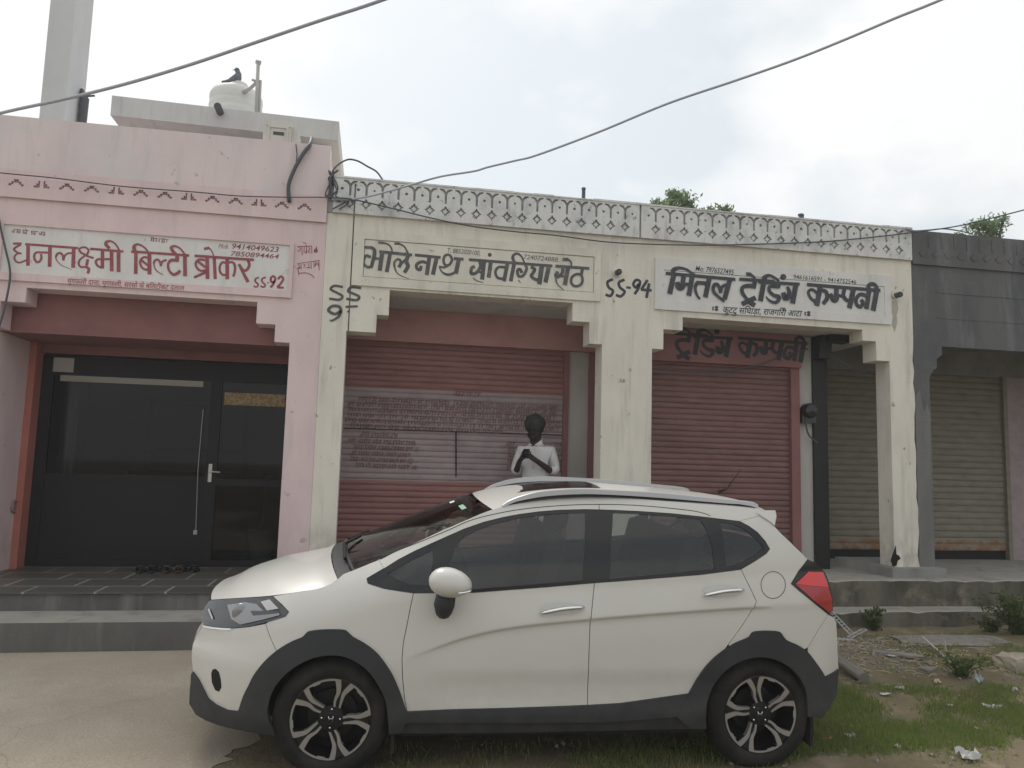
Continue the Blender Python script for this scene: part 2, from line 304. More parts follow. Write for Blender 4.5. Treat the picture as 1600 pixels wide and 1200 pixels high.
class MB:
    def __init__(s): s.v = []; s.f = []; s.m = []
    def add(s, vs, fs, m=0):
        o = len(s.v); s.v += [tuple(p) for p in vs]
        for f in fs: s.f.append(tuple(o + i for i in f)); s.m.append(m)
        return o
    def box(s, x0, x1, y0, y1, z0, z1, m=0):
        v = [(x, y, z) for z in (z0, z1) for y in (y0, y1) for x in (x0, x1)]
        s.add(v, [(0, 2, 3, 1), (4, 5, 7, 6), (0, 1, 5, 4), (2, 6, 7, 3), (0, 4, 6, 2), (1, 3, 7, 5)], m)
    def obox(s, c, ax, ay, az, m=0):
        c = Vector(c); ax = Vector(ax); ay = Vector(ay); az = Vector(az)
        v = [c + ax * i + ay * j + az * k for k in (-1, 1) for j in (-1, 1) for i in (-1, 1)]
        s.add(v, [(0, 2, 3, 1), (4, 5, 7, 6), (0, 1, 5, 4), (2, 6, 7, 3), (0, 4, 6, 2), (1, 3, 7, 5)], m)
    def prism(s, loops, y0, y1, m=0, mside=None, back=True):
        v2, t, e = triang(loops)
        a = s.add([(p[0], y0, p[1]) for p in v2], t, m)
        if back: s.add([(p[0], y1, p[1]) for p in v2], [tuple(reversed(f)) for f in t], m)
        for lp in loops:
            n = len(lp)
            s.add([(p[0], y0, p[1]) for p in lp] + [(p[0], y1, p[1]) for p in lp], [(i, (i + 1) % n, n + (i + 1) % n, n + i) for i in range(n)], m if mside is None else mside)
    def tube(s, pts, r, seg=8, m=0, caps=True):
        P = [Vector(p) for p in pts]; n = len(P); rr = r if isinstance(r, (list, tuple)) else [r] * n
        up = Vector((0, 0, 1)); vs = []; prev = None
        for i in range(n):
            d = (P[min(i + 1, n - 1)] - P[max(i - 1, 0)]).normalized()
            if prev is None:
                a = d.cross(up if abs(d.z) < .95 else Vector((1, 0, 0))).normalized()
            else: a = (prev - d * prev.dot(d)).normalized()
            prev = a; b = d.cross(a)
            vs += [P[i] + (a * math.cos(k * 2 * math.pi / seg) + b * math.sin(k * 2 * math.pi / seg)) * rr[i] for k in range(seg)]
        fs = [(i * seg + k, i * seg + (k + 1) % seg, (i + 1) * seg + (k + 1) % seg, (i + 1) * seg + k) for i in range(n - 1) for k in range(seg)]
        if caps: fs += [tuple(range(seg - 1, -1, -1)), tuple((n - 1) * seg + k for k in range(seg))]
        s.add(vs, fs, m)
    def lathe(s, prof, c=(0, 0, 0), axis='z', seg=32, m=0, caps=True):
        vs = []; c = Vector(c)
        for (r, h) in prof:
            for k in range(seg):
                a = 2 * math.pi * k / seg
                if axis == 'z': vs.append(c + Vector((r * math.cos(a), r * math.sin(a), h)))
                elif axis == 'y': vs.append(c + Vector((r * math.cos(a), h, r * math.sin(a))))
                else: vs.append(c + Vector((h, r * math.cos(a), r * math.sin(a))))
        n = len(prof)
        fs = [(i * seg + k, i * seg + (k + 1) % seg, (i + 1) * seg + (k + 1) % seg, (i + 1) * seg + k) for i in range(n - 1) for k in range(seg)]
        if caps: fs += [tuple(range(seg)), tuple((n - 1) * seg + k for k in range(seg))]
        s.add(vs, fs, m)
    def ball(s, c, r, m=0, su=12, sv=8, sc=(1, 1, 1)):
        c = Vector(c); vs = []; fs = []
        for j in range(sv + 1):
            th = math.pi * j / sv
            for i in range(su):
                ph = 2 * math.pi * i / su
                vs.append(c + Vector((r * sc[0] * math.sin(th) * math.cos(ph), r * sc[1] * math.sin(th) * math.sin(ph), r * sc[2] * math.cos(th))))
        for j in range(sv):
            for i in range(su): fs.append((j * su + i, j * su + (i + 1) % su, (j + 1) * su + (i + 1) % su, (j + 1) * su + i))
        s.add(vs, fs, m)
    def build(s, name, mats, parent=None, smooth=False, angle=None, doubles=False, recalc=True):
        me = bpy.data.meshes.new(name); me.from_pydata(s.v, [], s.f)
        mats = mats if isinstance(mats, (list, tuple)) else [mats]
        for m_ in mats: me.materials.append(M[m_] if isinstance(m_, str) else m_)
        me.polygons.foreach_set('material_index', s.m)
        bm = bmesh.new(); bm.from_mesh(me)
        if doubles: bmesh.ops.remove_doubles(bm, verts=bm.verts, dist=1e-5)
        if recalc: bmesh.ops.recalc_face_normals(bm, faces=bm.faces)
        if smooth:
            for f in bm.faces: f.smooth = True
            if angle:
                for e in bm.edges:
                    if len(e.link_faces) != 2 or e.calc_face_angle(0) > R_(angle): e.smooth = False
        bm.to_mesh(me); bm.free()
        o = bpy.data.objects.new(name, me); COL.objects.link(o)
        if parent is not None: o.parent = parent
        return o
def empty(name, loc=(0, 0, 0), rz=0):
    o = bpy.data.objects.new(name, None); COL.objects.link(o); o.location = loc; o.rotation_euler = (0, 0, rz); o.empty_display_size = .2
    return o
def tag(o, label=None, cat=None, group=None, kind=None):
    if label: o['label'] = label
    if cat: o['category'] = cat
    if group: o['group'] = group
    if kind: o['kind'] = kind
    return o
def ribbon(mb, pts, widths, Y, m=0, k=[0]):
    """flat painted stroke on the plane Y; pts in (x, z)"""
    n = len(pts); P = [Vector((p[0], p[1])) for p in pts]; vs = []; k[0] = (k[0] + 1) % 40
    y = Y - k[0] * .00012
    for i in range(n):
        d = (P[min(i + 1, n - 1)] - P[max(i - 1, 0)])
        if d.length < 1e-9: d = Vector((1, 0))
        d.normalize(); nn = Vector((-d.y, d.x)); h = widths[i] / 2
        if 0 < i < n - 1:
            d1 = (P[i] - P[i - 1]); d2 = (P[i + 1] - P[i])
            if d1.length > 1e-9 and d2.length > 1e-9: h /= max(.6, math.cos(d1.angle(d2, 0) / 2))
        a = P[i] + nn * h; b = P[i] - nn * h
        vs += [(a.x, y, a.y), (b.x, y, b.y)]
    mb.add(vs, [(2 * i, 2 * i + 1, 2 * i + 3, 2 * i + 2) for i in range(n - 1)], m)

# ------------------------------------------------------------------ sign writing (brush strokes measured on the wall planes)
def mpp(px, py, Y): return (at(px + 1, py, Y) - at(px, py, Y)).length
def letters(mb, Y, ox, oy, sc, strokes, m=0, dx=0, dy=0, wk=1.0):
    for st in strokes:
        mode, wd, pts = st
        if mode == 'd':
            c = [(pts[0][0] + wd * math.cos(a * math.pi / 8), pts[0][1] + wd * math.sin(a * math.pi / 8)) for a in range(16)]
            v = [xz(ox + dx + p[0] / sc, oy + dy + p[1] / sc, Y) for p in c]
            mb.add([(p[0], Y - .0002, p[1]) for p in v], [tuple(range(16))], m); continue
        n = len(pts)
        ws = list(wd) if isinstance(wd, (tuple, list)) else [wd] * n
        if len(ws) != n: ws = [ws[0] + (ws[-1] - ws[0]) * i / (n - 1) for i in range(n)]
        P3 = [(p[0], p[1], ws[i]) for i, p in enumerate(pts)]
        if mode in ('c', 'o'): P3 = [tuple(v) for v in spline(P3, 7, mode == 'o')]
        if mode == 'o': P3.append(P3[0])
        k = mpp(ox + P3[0][0] / sc, oy + P3[0][1] / sc, Y) / sc
        ribbon(mb, [xz(ox + dx + p[0] / sc, oy + dy + p[1] / sc, Y) for p in P3], [max(p[2], 2) * k * wk for p in P3], Y, m)
def textline(mb, s, p0, p1, hpx, Y, shear=0.0, m=0, bold=0.0):
    """a line of lettering between two measured baseline points on plane Y"""
    cu_ = bpy.data.curves.new('t', 'FONT'); cu_.body = s; cu_.shear = shear; cu_.offset = bold; cu_.resolution_u = 3
    o = bpy.data.objects.new('t', cu_); COL.objects.link(o); bpy.context.view_layer.update()
    me = bpy.data.meshes.new_from_object(o.evaluated_get(bpy.context.evaluated_depsgraph_get()))
    xs = [v.co.x for v in me.vertices]; x0, x1 = min(xs), max(xs)
    a = Vector(xz(*p0, Y)); b = Vector(xz(*p1, Y)); d = b - a; k = hpx * mpp(*p0, Y) / .72
    vs = [(a.x + d.x * (v.co.x - x0) / (x1 - x0), Y - .0006, a.y + d.y * (v.co.x - x0) / (x1 - x0) + v.co.y * k) for v in me.vertices]
    mb.add(vs, [tuple(p.vertices) for p in me.polygons], m)
    bpy.data.objects.remove(o); bpy.data.curves.remove(cu_); bpy.data.meshes.remove(me)
def scrawl(mb, p0, p1, hpx, Y, m=0, seed=1, wpx=1.3, gaps=.14, bar=True):
    """a worn, no longer readable line of small hand lettering"""
    rg = random.Random(seed); a = Vector(p0); b = Vector(p1); Lp = (b - a).length; d = (b - a) / Lp; t = 0
    k = mpp(*p0, Y)
    while t < Lp - hpx * .5:
        wl = hpx * rg.uniform(1.2, 3.4); e = min(Lp, t + wl)
        if bar: ribbon(mb, [xz(*(a + d * t), Y), xz(*(a + d * e), Y)], [wpx * k] * 2, Y, m)
        x = t + hpx * .2
        while x < e:
            q = a + d * x; h = hpx * rg.uniform(.7, 1.0)
            ribbon(mb, [xz(q.x, q.y, Y), xz(q.x - .05 * h, q.y + h, Y)], [wpx * k] * 2, Y, m)
            if rg.random() < .75:
                r = hpx * .3; c = [(q.x - r + r * .8 * math.cos(a_), q.y + h * .55 + r * math.sin(a_)) for a_ in (-.6, .6, 1.8, 3.0, 4.0)[:rg.randint(3, 5)]]
                ribbon(mb, [xz(*p, Y) for p in c], [wpx * k] * len(c), Y, m)
            if rg.random() < .25: ribbon(mb, [xz(q.x, q.y, Y), xz(q.x - hpx * .3, q.y - hpx * .35, Y)], [wpx * k] * 2, Y, m)
            x += hpx * rg.uniform(.55, .85)
        t = e + hpx * rg.uniform(.25, .6)
A1 = [('l', 34, [(85, 165), (190, 165)]), ('c', 30, [(178, 178), (120, 210), (95, 238), (122, 268)]), ('c', 26, [(190, 288), (135, 292), (100, 335), (115, 382), (165, 402), (250, 372)]),
      ('l', 22, [(120, 268), (185, 288)]), ('l', 46, [(272, 165), (269, 442)]), ('l', 34, [(234, 172), (898, 222)]),
      ('c', 30, [(432, 292), (438, 345), (415, 388), (380, 395), (350, 350), (352, 300), (378, 276), (445, 275), (525, 278)]), ('l', 48, [(545, 200), (540, 456)]),
      ('c', 30, [(713, 378), (706, 318), (678, 285), (642, 290), (618, 328)]), ('c', (18, 13, 10, 7), [(615, 322), (630, 375), (692, 437), (818, 490)]), ('c', 26, [(715, 362), (735, 312), (775, 286), (825, 285)]),
      ('l', 48, [(842, 226), (834, 468)]), ('c', 26, [(905, 236), (942, 214), (992, 214), (1026, 246), (1010, 296), (960, 332), (916, 372), (905, 422), (932, 456), (985, 456)]),
      ('c', 28, [(905, 240), (932, 276), (978, 302), (1036, 330), (1092, 345)]), ('l', 36, [(1018, 360), (1002, 440)]), ('c', 36, [(985, 452), (1030, 482), (1018, 538)]),
      ('l', 34, [(1045, 230), (1462, 264)]), ('l', 44, [(1202, 248), (1200, 475)]), ('c', 30, [(1195, 470), (1142, 442), (1118, 398), (1142, 362), (1205, 360), (1320, 360)]), ('l', 46, [(1315, 258), (1317, 512)]),
      ('l', 46, [(1402, 255), (1402, 520)]), ('c', (38, 44, 40, 26, 22, 24), [(1290, 225), (1248, 180), (1254, 143), (1310, 136), (1368, 176), (1410, 248)])]
A2 = [('l', 34, [(40, 184), (765, 234)]), ('l', 44, [(100, 195), (97, 464)]), ('c', (40, 44, 28, 24, 22, 20), [(95, 190), (74, 130), (112, 94), (170, 110), (222, 150), (262, 205)]), ('l', 48, [(268, 208), (270, 470)]),
      ('c', 28, [(262, 392), (225, 412), (174, 382), (152, 320), (172, 272), (216, 254), (262, 272)]), ('l', 30, [(162, 290), (250, 358)]),
      ('c', 28, [(412, 368), (402, 318), (372, 286), (338, 296), (322, 332)]), ('c', (18, 14, 12, 9), [(322, 322), (336, 392), (380, 442), (440, 474)]), ('c', 26, [(412, 352), (432, 308), (485, 290)]),
      ('l', 48, [(617, 222), (612, 310)]), ('c', (36, 40, 30, 30, 38, 42, 36), [(628, 300), (545, 292), (503, 342), (515, 422), (568, 472), (620, 455), (652, 420)]),
      ('l', 46, [(712, 225), (714, 492)]), ('c', (34, 42, 36, 26, 22, 22), [(612, 228), (556, 172), (545, 128), (600, 119), (660, 155), (716, 225)]),
      ('l', 34, [(834, 238), (1576, 288)]), ('l', 46, [(990, 255), (994, 526)]), ('c', 28, [(970, 422), (902, 422), (856, 376), (850, 320), (890, 286), (965, 292)]), ('l', 30, [(868, 302), (968, 382)]),
      ('l', (40, 34), [(975, 442), (824, 510)]), ('l', 42, [(1078, 250), (1090, 530)]), ('l', 38, [(950, 153), (1018, 138)]), ('c', (20, 16, 18), [(1015, 140), (1050, 185), (1072, 242)]),
      ('l', 48, [(1240, 275), (1241, 532)]), ('c', 30, [(1232, 330), (1182, 320), (1150, 362), (1150, 432), (1186, 476), (1238, 472)]), ('c', 32, [(1252, 322), (1310, 320), (1337, 370), (1332, 450), (1313, 497)]),
      ('c', 38, [(1500, 288), (1516, 350), (1490, 408), (1442, 420), (1384, 342)]), ('l', (34, 44), [(1405, 385), (1502, 566)])]
A3 = [('c', 20, [(760, 460), (720, 480), (722, 510), (752, 542), (735, 570), (698, 560)]), ('c', 20, [(838, 458), (795, 480), (800, 515), (832, 545), (815, 572), (776, 560)]), ('d', 10, [(864, 522)]),
      ('c', 26, [(938, 500), (918, 520), (896, 500), (900, 462), (928, 448), (946, 480), (922, 540), (890, 576)]), ('c', 27, [(975, 482), (1010, 450), (1036, 480), (1004, 536), (968, 572)]), ('l', 26, [(965, 576), (1042, 578)])]
A4 = [('l', 10, [(1198, 112), (1362, 106)]), ('c', 8, [(1210, 115), (1232, 140), (1212, 165), (1200, 150)]), ('l', 8, [(1246, 112), (1252, 210)]), ('l', 8, [(1275, 112), (1272, 180)]), ('c', 8, [(1272, 170), (1290, 176), (1300, 150)]),
      ('l', 8, [(1300, 110), (1302, 195)]), ('c', 7, [(1300, 108), (1290, 75), (1258, 62)]), ('c', 9, [(1325, 120), (1340, 140), (1318, 165), (1345, 180)]), ('l', 8, [(1360, 108), (1362, 190)]),
      ('d', 24, [(1406, 160)]), ('l', (30, 4), [(1410, 150), (1418, 108)]),
      ('l', 7, [(1195, 305), (1450, 268)]), ('c', 8, [(1205, 310), (1222, 340), (1196, 360), (1240, 350)]), ('l', 7, [(1238, 305), (1240, 370)]), ('c', 7, [(1262, 310), (1285, 320), (1268, 350)]), ('c', 7, [(1320, 300), (1330, 345), (1300, 350), (1340, 352)]),
      ('l', 7, [(1352, 290), (1355, 365)]), ('l', 7, [(1385, 285), (1388, 350)]), ('c', 7, [(1410, 280), (1400, 330), (1425, 300), (1440, 340)]), ('l', 8, [(1440, 272), (1444, 378)]), ('c', 8, [(1210, 415), (1290, 410), (1350, 430), (1390, 465)]), ('l', 7, [(1205, 360), (1215, 440)])]
B1 = [('l', 40, [(62, 145), (195, 150)]), ('c', (44, 50, 52, 50, 46), [(185, 150), (222, 185), (220, 260), (200, 340), (178, 428)]), ('c', 40, [(185, 415), (125, 420), (72, 372), (78, 302), (112, 262), (172, 285)]), ('l', 34, [(205, 300), (330, 306)]),
      ('l', 58, [(332, 212), (294, 470)]), ('l', 42, [(290, 205), (745, 254)]), ('l', 52, [(440, 235), (393, 490)]), ('l', 34, [(275, 80), (362, 86)]), ('c', (30, 26, 24, 24), [(350, 84), (420, 110), (458, 160), (472, 228)]),
      ('c', (52, 44, 36, 34), [(560, 425), (595, 372), (640, 330), (680, 300)]), ('c', 34, [(575, 400), (585, 335), (548, 312), (502, 350), (498, 410)]), ('c', (30, 20, 14, 9), [(496, 400), (530, 492), (600, 545), (705, 582)]), ('c', (58, 56, 56, 50), [(692, 252), (666, 345), (688, 410), (638, 500)]),
      ('l', 34, [(500, 94), (575, 98)]), ('c', (28, 24, 24, 24), [(562, 95), (632, 132), (670, 190), (692, 242)]), ('l', 42, [(785, 252), (1142, 288)]), ('c', 44, [(975, 372), (885, 346), (812, 382), (815, 442), (858, 456), (872, 402)]),
      ('l', 56, [(985, 290), (948, 532)]), ('l', 58, [(1085, 300), (1034, 526)]), ('o', 36, [(1182, 330), (1204, 262), (1264, 254), (1300, 318), (1262, 388), (1204, 390)]), ('c', 32, [(1268, 385), (1195, 425), (1118, 415)]),
      ('c', (14, 26, 40, 36, 30), [(1120, 420), (1165, 492), (1240, 526), (1312, 510), (1378, 462)]), ('l', 58, [(1395, 310), (1352, 514)]), ('l', 42, [(1325, 302), (1460, 312)])]
B2 = [('l', 36, [(62, 205), (1105, 284)]), ('c', 40, [(196, 225), (205, 292), (152, 370), (92, 378), (96, 312), (134, 290)]), ('l', 52, [(250, 230), (226, 455)]), ('l', 30, [(160, 350), (240, 372)]), ('c', (12, 12, 8), [(112, 432), (162, 470), (244, 492)]),
      ('l', 50, [(335, 235), (308, 430)]), ('d', 25, [(322, 145)]), ('c', 32, [(522, 302), (432, 300), (392, 360), (420, 430), (490, 440), (522, 402)]), ('l', 46, [(545, 245), (500, 476)]), ('l', 46, [(625, 260), (584, 476)]),
      ('c', (36, 36, 34, 28, 22, 20), [(642, 252), (610, 192), (622, 146), (672, 131), (722, 172), (757, 252)]), ('c', 36, [(765, 265), (782, 320), (742, 402), (684, 412), (668, 345), (700, 326), (724, 372)]), ('c', (14, 6), [(680, 460), (708, 500)]),
      ('c', 40, [(835, 295), (882, 325), (862, 372), (842, 412), (898, 455), (962, 452)]), ('l', 58, [(975, 275), (940, 512)]), ('l', 54, [(1060, 290), (1018, 490)]), ('l', 36, [(1143, 286), (1566, 316)]),
      ('c', 40, [(1236, 305), (1228, 372), (1172, 422), (1146, 402), (1172, 352)]), ('l', 52, [(1300, 300), (1260, 526)]), ('c', (24, 14, 8), [(1145, 435), (1168, 512), (1254, 592)]), ('l', 30, [(1170, 400), (1282, 424)]),
      ('l', 40, [(1232, 202), (1300, 204)]), ('c', (28, 22, 20), [(1296, 200), (1335, 235), (1342, 288)]), ('o', 32, [(1480, 455), (1462, 400), (1405, 388), (1350, 425), (1338, 485), (1368, 530), (1420, 536), (1466, 510)]), ('l', 38, [(1480, 318), (1464, 402)])]
C0 = [('l', 42, [(92, 150), (1058, 236)]), ('l', 70, [(205, 165), (145, 436)]), ('c', (64, 60, 46, 38, 36, 36), [(202, 175), (196, 108), (270, 78), (370, 96), (442, 140), (505, 190)]), ('l', 66, [(340, 190), (322, 310)]), ('c', (60, 84, 80, 64), [(248, 270), (268, 335), (308, 350), (345, 312)]),
      ('l', 46, [(325, 300), (455, 310)]), ('l', 66, [(458, 200), (410, 462)]), ('l', 50, [(512, 280), (695, 292)]), ('c', (52, 42, 34, 26), [(522, 285), (500, 352), (520, 442), (567, 512)]), ('l', 66, [(697, 215), (640, 482)]),
      ('c', (44, 46, 46, 48, 44, 34), [(850, 428), (838, 352), (798, 302), (756, 330), (765, 420), (905, 545)]), ('c', 42, [(852, 420), (872, 342), (935, 308)]), ('l', 66, [(980, 245), (906, 512)])]
C1 = [('l', 42, [(1113, 232), (1600, 264)]), ('l', 46, [(1205, 162), (1272, 165)]), ('c', (36, 32, 30), [(1262, 160), (1312, 200), (1338, 246)]), ('l', 62, [(1330, 260), (1310, 345)]),
      ('c', (56, 54, 50, 52, 44, 40), [(1342, 338), (1232, 325), (1158, 348), (1152, 412), (1202, 490), (1252, 530)]), ('l', 62, [(1338, 490), (1148, 578)]), ('l', 62, [(1212, 525), (1330, 598)]), ('l', 68, [(1466, 200), (1404, 536)])]
C2 = [('c', (54, 54, 34, 30, 30), [(36, 215), (36, 152), (92, 122), (160, 150), (218, 195)]), ('l', 36, [(-40, 205), (476, 232)]), ('l', 56, [(212, 220), (202, 268)]), ('c', (46, 42, 40, 42, 52, 44, 36, 26, 12), [(228, 262), (105, 262), (98, 320), (152, 370), (212, 392), (204, 440), (160, 462), (92, 432), (54, 385)]), ('d', 38, [(270, 142)]),
      ('c', (36, 50, 66, 70, 52), [(322, 262), (345, 335), (325, 395), (288, 395), (268, 335)]), ('l', 62, [(430, 230), (384, 472)])]
C3 = [('l', 40, [(568, 236), (1486, 310)]), ('l', 62, [(735, 260), (690, 502)]), ('c', 34, [(718, 422), (645, 432), (596, 372), (590, 318), (640, 302), (705, 352)]), ('l', 34, [(640, 425), (700, 490)]), ('c', (40, 48, 52, 44), [(740, 302), (808, 330), (818, 410), (768, 478)]),
      ('c', (44, 62, 70, 52), [(858, 348), (892, 420), (928, 420), (950, 358)]), ('l', 58, [(940, 280), (924, 432)]), ('l', 32, [(940, 366), (1008, 382)]), ('c', (46, 48, 44, 42), [(1036, 290), (1022, 370), (1062, 430), (1132, 440)]), ('l', 62, [(1150, 290), (1098, 532)]),
      ('c', 44, [(1312, 376), (1232, 360), (1182, 420), (1192, 490), (1240, 512), (1266, 462), (1242, 424)]), ('l', 58, [(1345, 310), (1310, 542)]), ('l', 62, [(1440, 310), (1394, 562)]), ('c', 44, [(1342, 302), (1336, 252), (1382, 228), (1428, 252), (1452, 312)])]
SS1 = [('c', 30, [(868, 138), (770, 124), (726, 164), (800, 206), (862, 246), (826, 286), (706, 274)]), ('c', 32, [(1082, 150), (972, 140), (930, 186), (1000, 220), (1058, 252), (1028, 292), (908, 276)]),
       ('c', 36, [(848, 420), (772, 455), (700, 412), (742, 364), (822, 368), (845, 420), (818, 490)]), ('c', (30, 26, 10), [(820, 488), (742, 532), (712, 522)]), ('l', 26, [(900, 370), (1042, 364)]), ('l', (22, 8), [(922, 434), (944, 404)])]
SS2 = [('c', 13, [(116, 296), (90, 310), (96, 336), (116, 352), (104, 376), (80, 370)]), ('c', 13, [(172, 298), (145, 312), (150, 336), (172, 356), (154, 378), (130, 372)]), ('l', 11, [(180, 335), (202, 338)]),
       ('c', 13, [(240, 318), (226, 336), (214, 320), (228, 300), (246, 308), (238, 340), (220, 368)]), ('l', 13, [(282, 300), (252, 346)]), ('l', 13, [(250, 346), (302, 350)]), ('l', 14, [(290, 316), (277, 386)])]

# ------------------------------------------------------------------ buildings
YF = 8.5
def plate_ring(mb, x0, x1, z0, z1, b, y0, y1, m=0):
    mb.prism([[(x0, z0), (x1, z0), (x1, z1), (x0, z1)], [(x0 + b[0], z0 + b[1]), (x1 - b[2], z0 + b[1]), (x1 - b[2], z1 - b[3]), (x0 + b[0], z1 - b[3])]], y0, y1, m)
def shutter(name, parent, x0, x1, z0, z1, Y, mats, pitch=.071, notice=None, rustz=None):
    mb = MB(); xs = [x0 + (x1 - x0) * i / 28 for i in range(29)]; rj = random.Random(int(x0 * 31 + z0 * 7) + 2)
    zs = []; z = z0
    n = int(round((z1 - z0) / pitch)); p = (z1 - z0) / n
    for i in range(n):
        jit = rj.uniform(-.0022, .0022)
        for q in range(6): zs.append((z0 + p * (i + q / 6), -.012 * math.sin(math.pi * q / 6) ** .7 + jit if q else .004))
    zs.append((z1, .004))
    vs = []
    for zz, d in zs:
        for x in xs: vs.append((x, Y + d + max(-.004, min(.004, .007 * noise.noise(Vector((x * 1.4, zz * 1.1, x0))) + .003 * noise.noise(Vector((x * 5, zz * 4, x0 + 3))))), zz + .003 * noise.noise(Vector((x * 1.1, zz * 9, 4)))))
    o = len(mb.v); mb.v += vs; k = len(xs)
    for i in range(len(zs) - 1):
        zc = (zs[i][0] + zs[i + 1][0]) / 2; mm = 0
        if notice and notice[0] < zc < notice[1]: mm = 1
        if rustz and zc < rustz: mm = 1
        for j in range(k - 1): mb.f.append((o + i * k + j, o + i * k + j + 1, o + (i + 1) * k + j + 1, o + (i + 1) * k + j)); mb.m.append(mm)
    return mb.build(name, mats, parent)
# ---- pink shop
pink = empty('pink_shop', (-2.3, YF, .42)); tag(pink, 'pink plastered shop with maroon lettering and dark glass front, at the left', 'shop')
PO = Vector(pink.location)
def local(o, root):                                   # geometry is written in street coordinates; parts hang from their thing
    o.parent = root; o.matrix_parent_inverse = Matrix.Translation(-Vector(root.location)); return o
mb = MB()
mb.prism([[(-4.6, -.1), (-3.94, -.1), (-3.94, 2.97), (-3.78, 2.97), (-3.78, 3.23), (-3.55, 3.23), (-3.55, 3.385), (-1.28, 3.385), (-1.28, 3.15), (-1.08, 3.15), (-1.08, 2.96), (-.92, 2.96), (-.92, -.1), (-.602, -.1), (-.602, 4.0), (-4.6, 4.0)]], YF, 8.77)
local(mb.build('facade', 'pink'), pink)
mb = MB(); mb.prism([[(-4.6, 4.0), (-.602, 4.0), (-.602, 4.62), (-4.6, 4.62)]], YF, 8.72)
local(mb.build('parapet_base', 'pink'), pink)
mb = MB(); mb.prism([[(-4.6, 4.62), (-.602, 4.62), (-.602, 5.205), (-4.6, 5.19)]], YF, 8.72); mb.box(-4.6, -.602, 8.72, 14, 3.9, 4.1)
local(mb.build('parapet', 'pink_pale'), pink)
# ornament band with stepped cut-outs
def chevron(cx, cz, s):
    st = [(-3, 0), (-3, 1), (-2, 1), (-2, 2), (-1, 2), (-1, 3), (1, 3), (1, 2), (2, 2), (2, 1), (3, 1), (3, 0), (1.9, 0), (1.9, .6), (1.1, .6), (1.1, 1.4), (-1.1, 1.4), (-1.1, .6), (-1.9, .6), (-1.9, 0)]
    return [(cx + a * s, cz + b * s) for a, b in st]
mb = MB(); loops = [[(-3.9, 4.315), (-.604, 4.315), (-.604, 4.585), (-3.9, 4.585)]]
x = -3.73; i = 0
while x < -.75:
    if i % 3 == 1:
        for sg in (-1, 1):
            st = [(.7, 0), (3.2, 0), (3.2, .9), (2.2, .9), (2.2, 1.9), (1.4, 1.9), (1.4, 3.2), (.7, 3.2)]
            loops.append([(x + sg * a * .024, 4.435 + b * .024) for a, b in st])
    else: loops.append(chevron(x, 4.435, .024))
    x += .2405; i += 1
mb.prism(loops, YF - .032, YF - .012, 0); local(mb.build('ornament_band', 'pink'), pink)
mb = MB(); mb.box(-3.9, -.604, YF - .012, YF - .004, 4.317, 4.583); local(mb.build('band_recess', 'pink_dark'), pink)
zt = xz(225, 367, YF)[1]; zb = xz(230, 440.5, YF)[1]
mb = MB(); plate_ring(mb, -3.93, -.93, 3.447, zt + .03, (.12, zb - 3.447, .045, .03), YF - .028, YF - .002); sp = local(mb.build('sign_panel', 'pink'), pink)
mb = MB(); mb.box(-3.82, -.973, YF - .006, YF - .0015, zb - .004, zt + .004); sg = mb.build('sign_ground', 'white_panel', sp)
mb = MB(); YL = YF - .007
letters(mb, YL, 10, 360, 8, A1); letters(mb, YL, 200, 370, 8, A2); letters(mb, YL, 300, 370, 7.27, A3)
textline(mb, '9414049623', (362.5, 388.5), (435.5, 394), 9, YL, .18, 0, .012); textline(mb, '7850894464', (360.5, 399.5), (435.5, 404.5), 8.2, YL, .18, 0, .012)
textline(mb, 'Mob.', (341, 388), (357, 388.5), 8, YL, .35); 
scrawl(mb, (21, 358), (70, 363), 6.5, YL, 0, 3, 1.0); scrawl(mb, (236, 372), (268, 375), 6, YL, 0, 4, 1.0)
mb.build('lettering', 'paint_red', sp)
mb = MB(); textline(mb, 'मूगफली दाना, मूगफली, सरसो के बिलटीकट दलाल', (105, 442.5), (288, 454), 9, YF - .0295, .1, 0, .006); mb.build('lettering', 'paint_red', sp)
mb = MB(); letters(mb, YF - .001, 300, 370, 7.27, A4); local(mb.build('pillar_lettering', 'paint_red'), pink)
# recess, red header, glass front
mb = MB(); mb.box(-4.6, -3.875, 8.772, 9.8, .42, 3.9); local(mb.build('side_wall', 'pink'), pink)
mb = MB(); mb.box(-.93, -.45, 8.772, 9.8, .42, 3.9); local(mb.build('side_wall', 'pink'), pink)
zb_ = xz(250, 531, 8.8)[1]
mb = MB(); mb.box(-3.875, -.93, 8.80, 9.62, zb_, 3.60); mb.box(-3.875, -.93, 8.785, 8.80, zb_ + .0, zb_ + .035); mb.box(-3.875, -.93, 9.62, 9.80, 2.86, 3.60); mb.box(-3.875, -.93, 8.772, 8.80, 3.386, 3.60)
local(mb.build('shutter_box', 'red_wall'), pink)
mb = MB(); mb.box(-3.875, -3.80, 9.50, 9.72, .42, zb_ - .002); local(mb.build('door_jamb', 'red_orange'), pink)
gf = local(empty('glass_front', (0, 0, 0)), pink)
gf.matrix_parent_inverse = Matrix.Translation(-PO)
mb = MB()
def pr(px, py): return xz(px, py, 9.7)
ZG = zb_ - .1
xl, xr, xd0, xd1 = -3.80, -.94, pr(324, 700)[0], pr(341, 700)[0]
zmid = pr(200, 745)[1]; ztop = 2.84
for (a, b, c, d) in ((xl, xr, 2.62, ztop), (xl, xr, .42, .50)): mb.box(a, b, 9.69, 9.75, c, d)
mb.box(xl, xl + .12, 9.69, 9.75, .5, 2.62); mb.box(xd0, xd1, 9.685, 9.75, .5, 2.62); mb.box(xl + .12, xd0, 9.69, 9.75, zmid - .05, zmid + .02); mb.box(xd1, xr, 9.69, 9.75, zmid - .08, zmid)
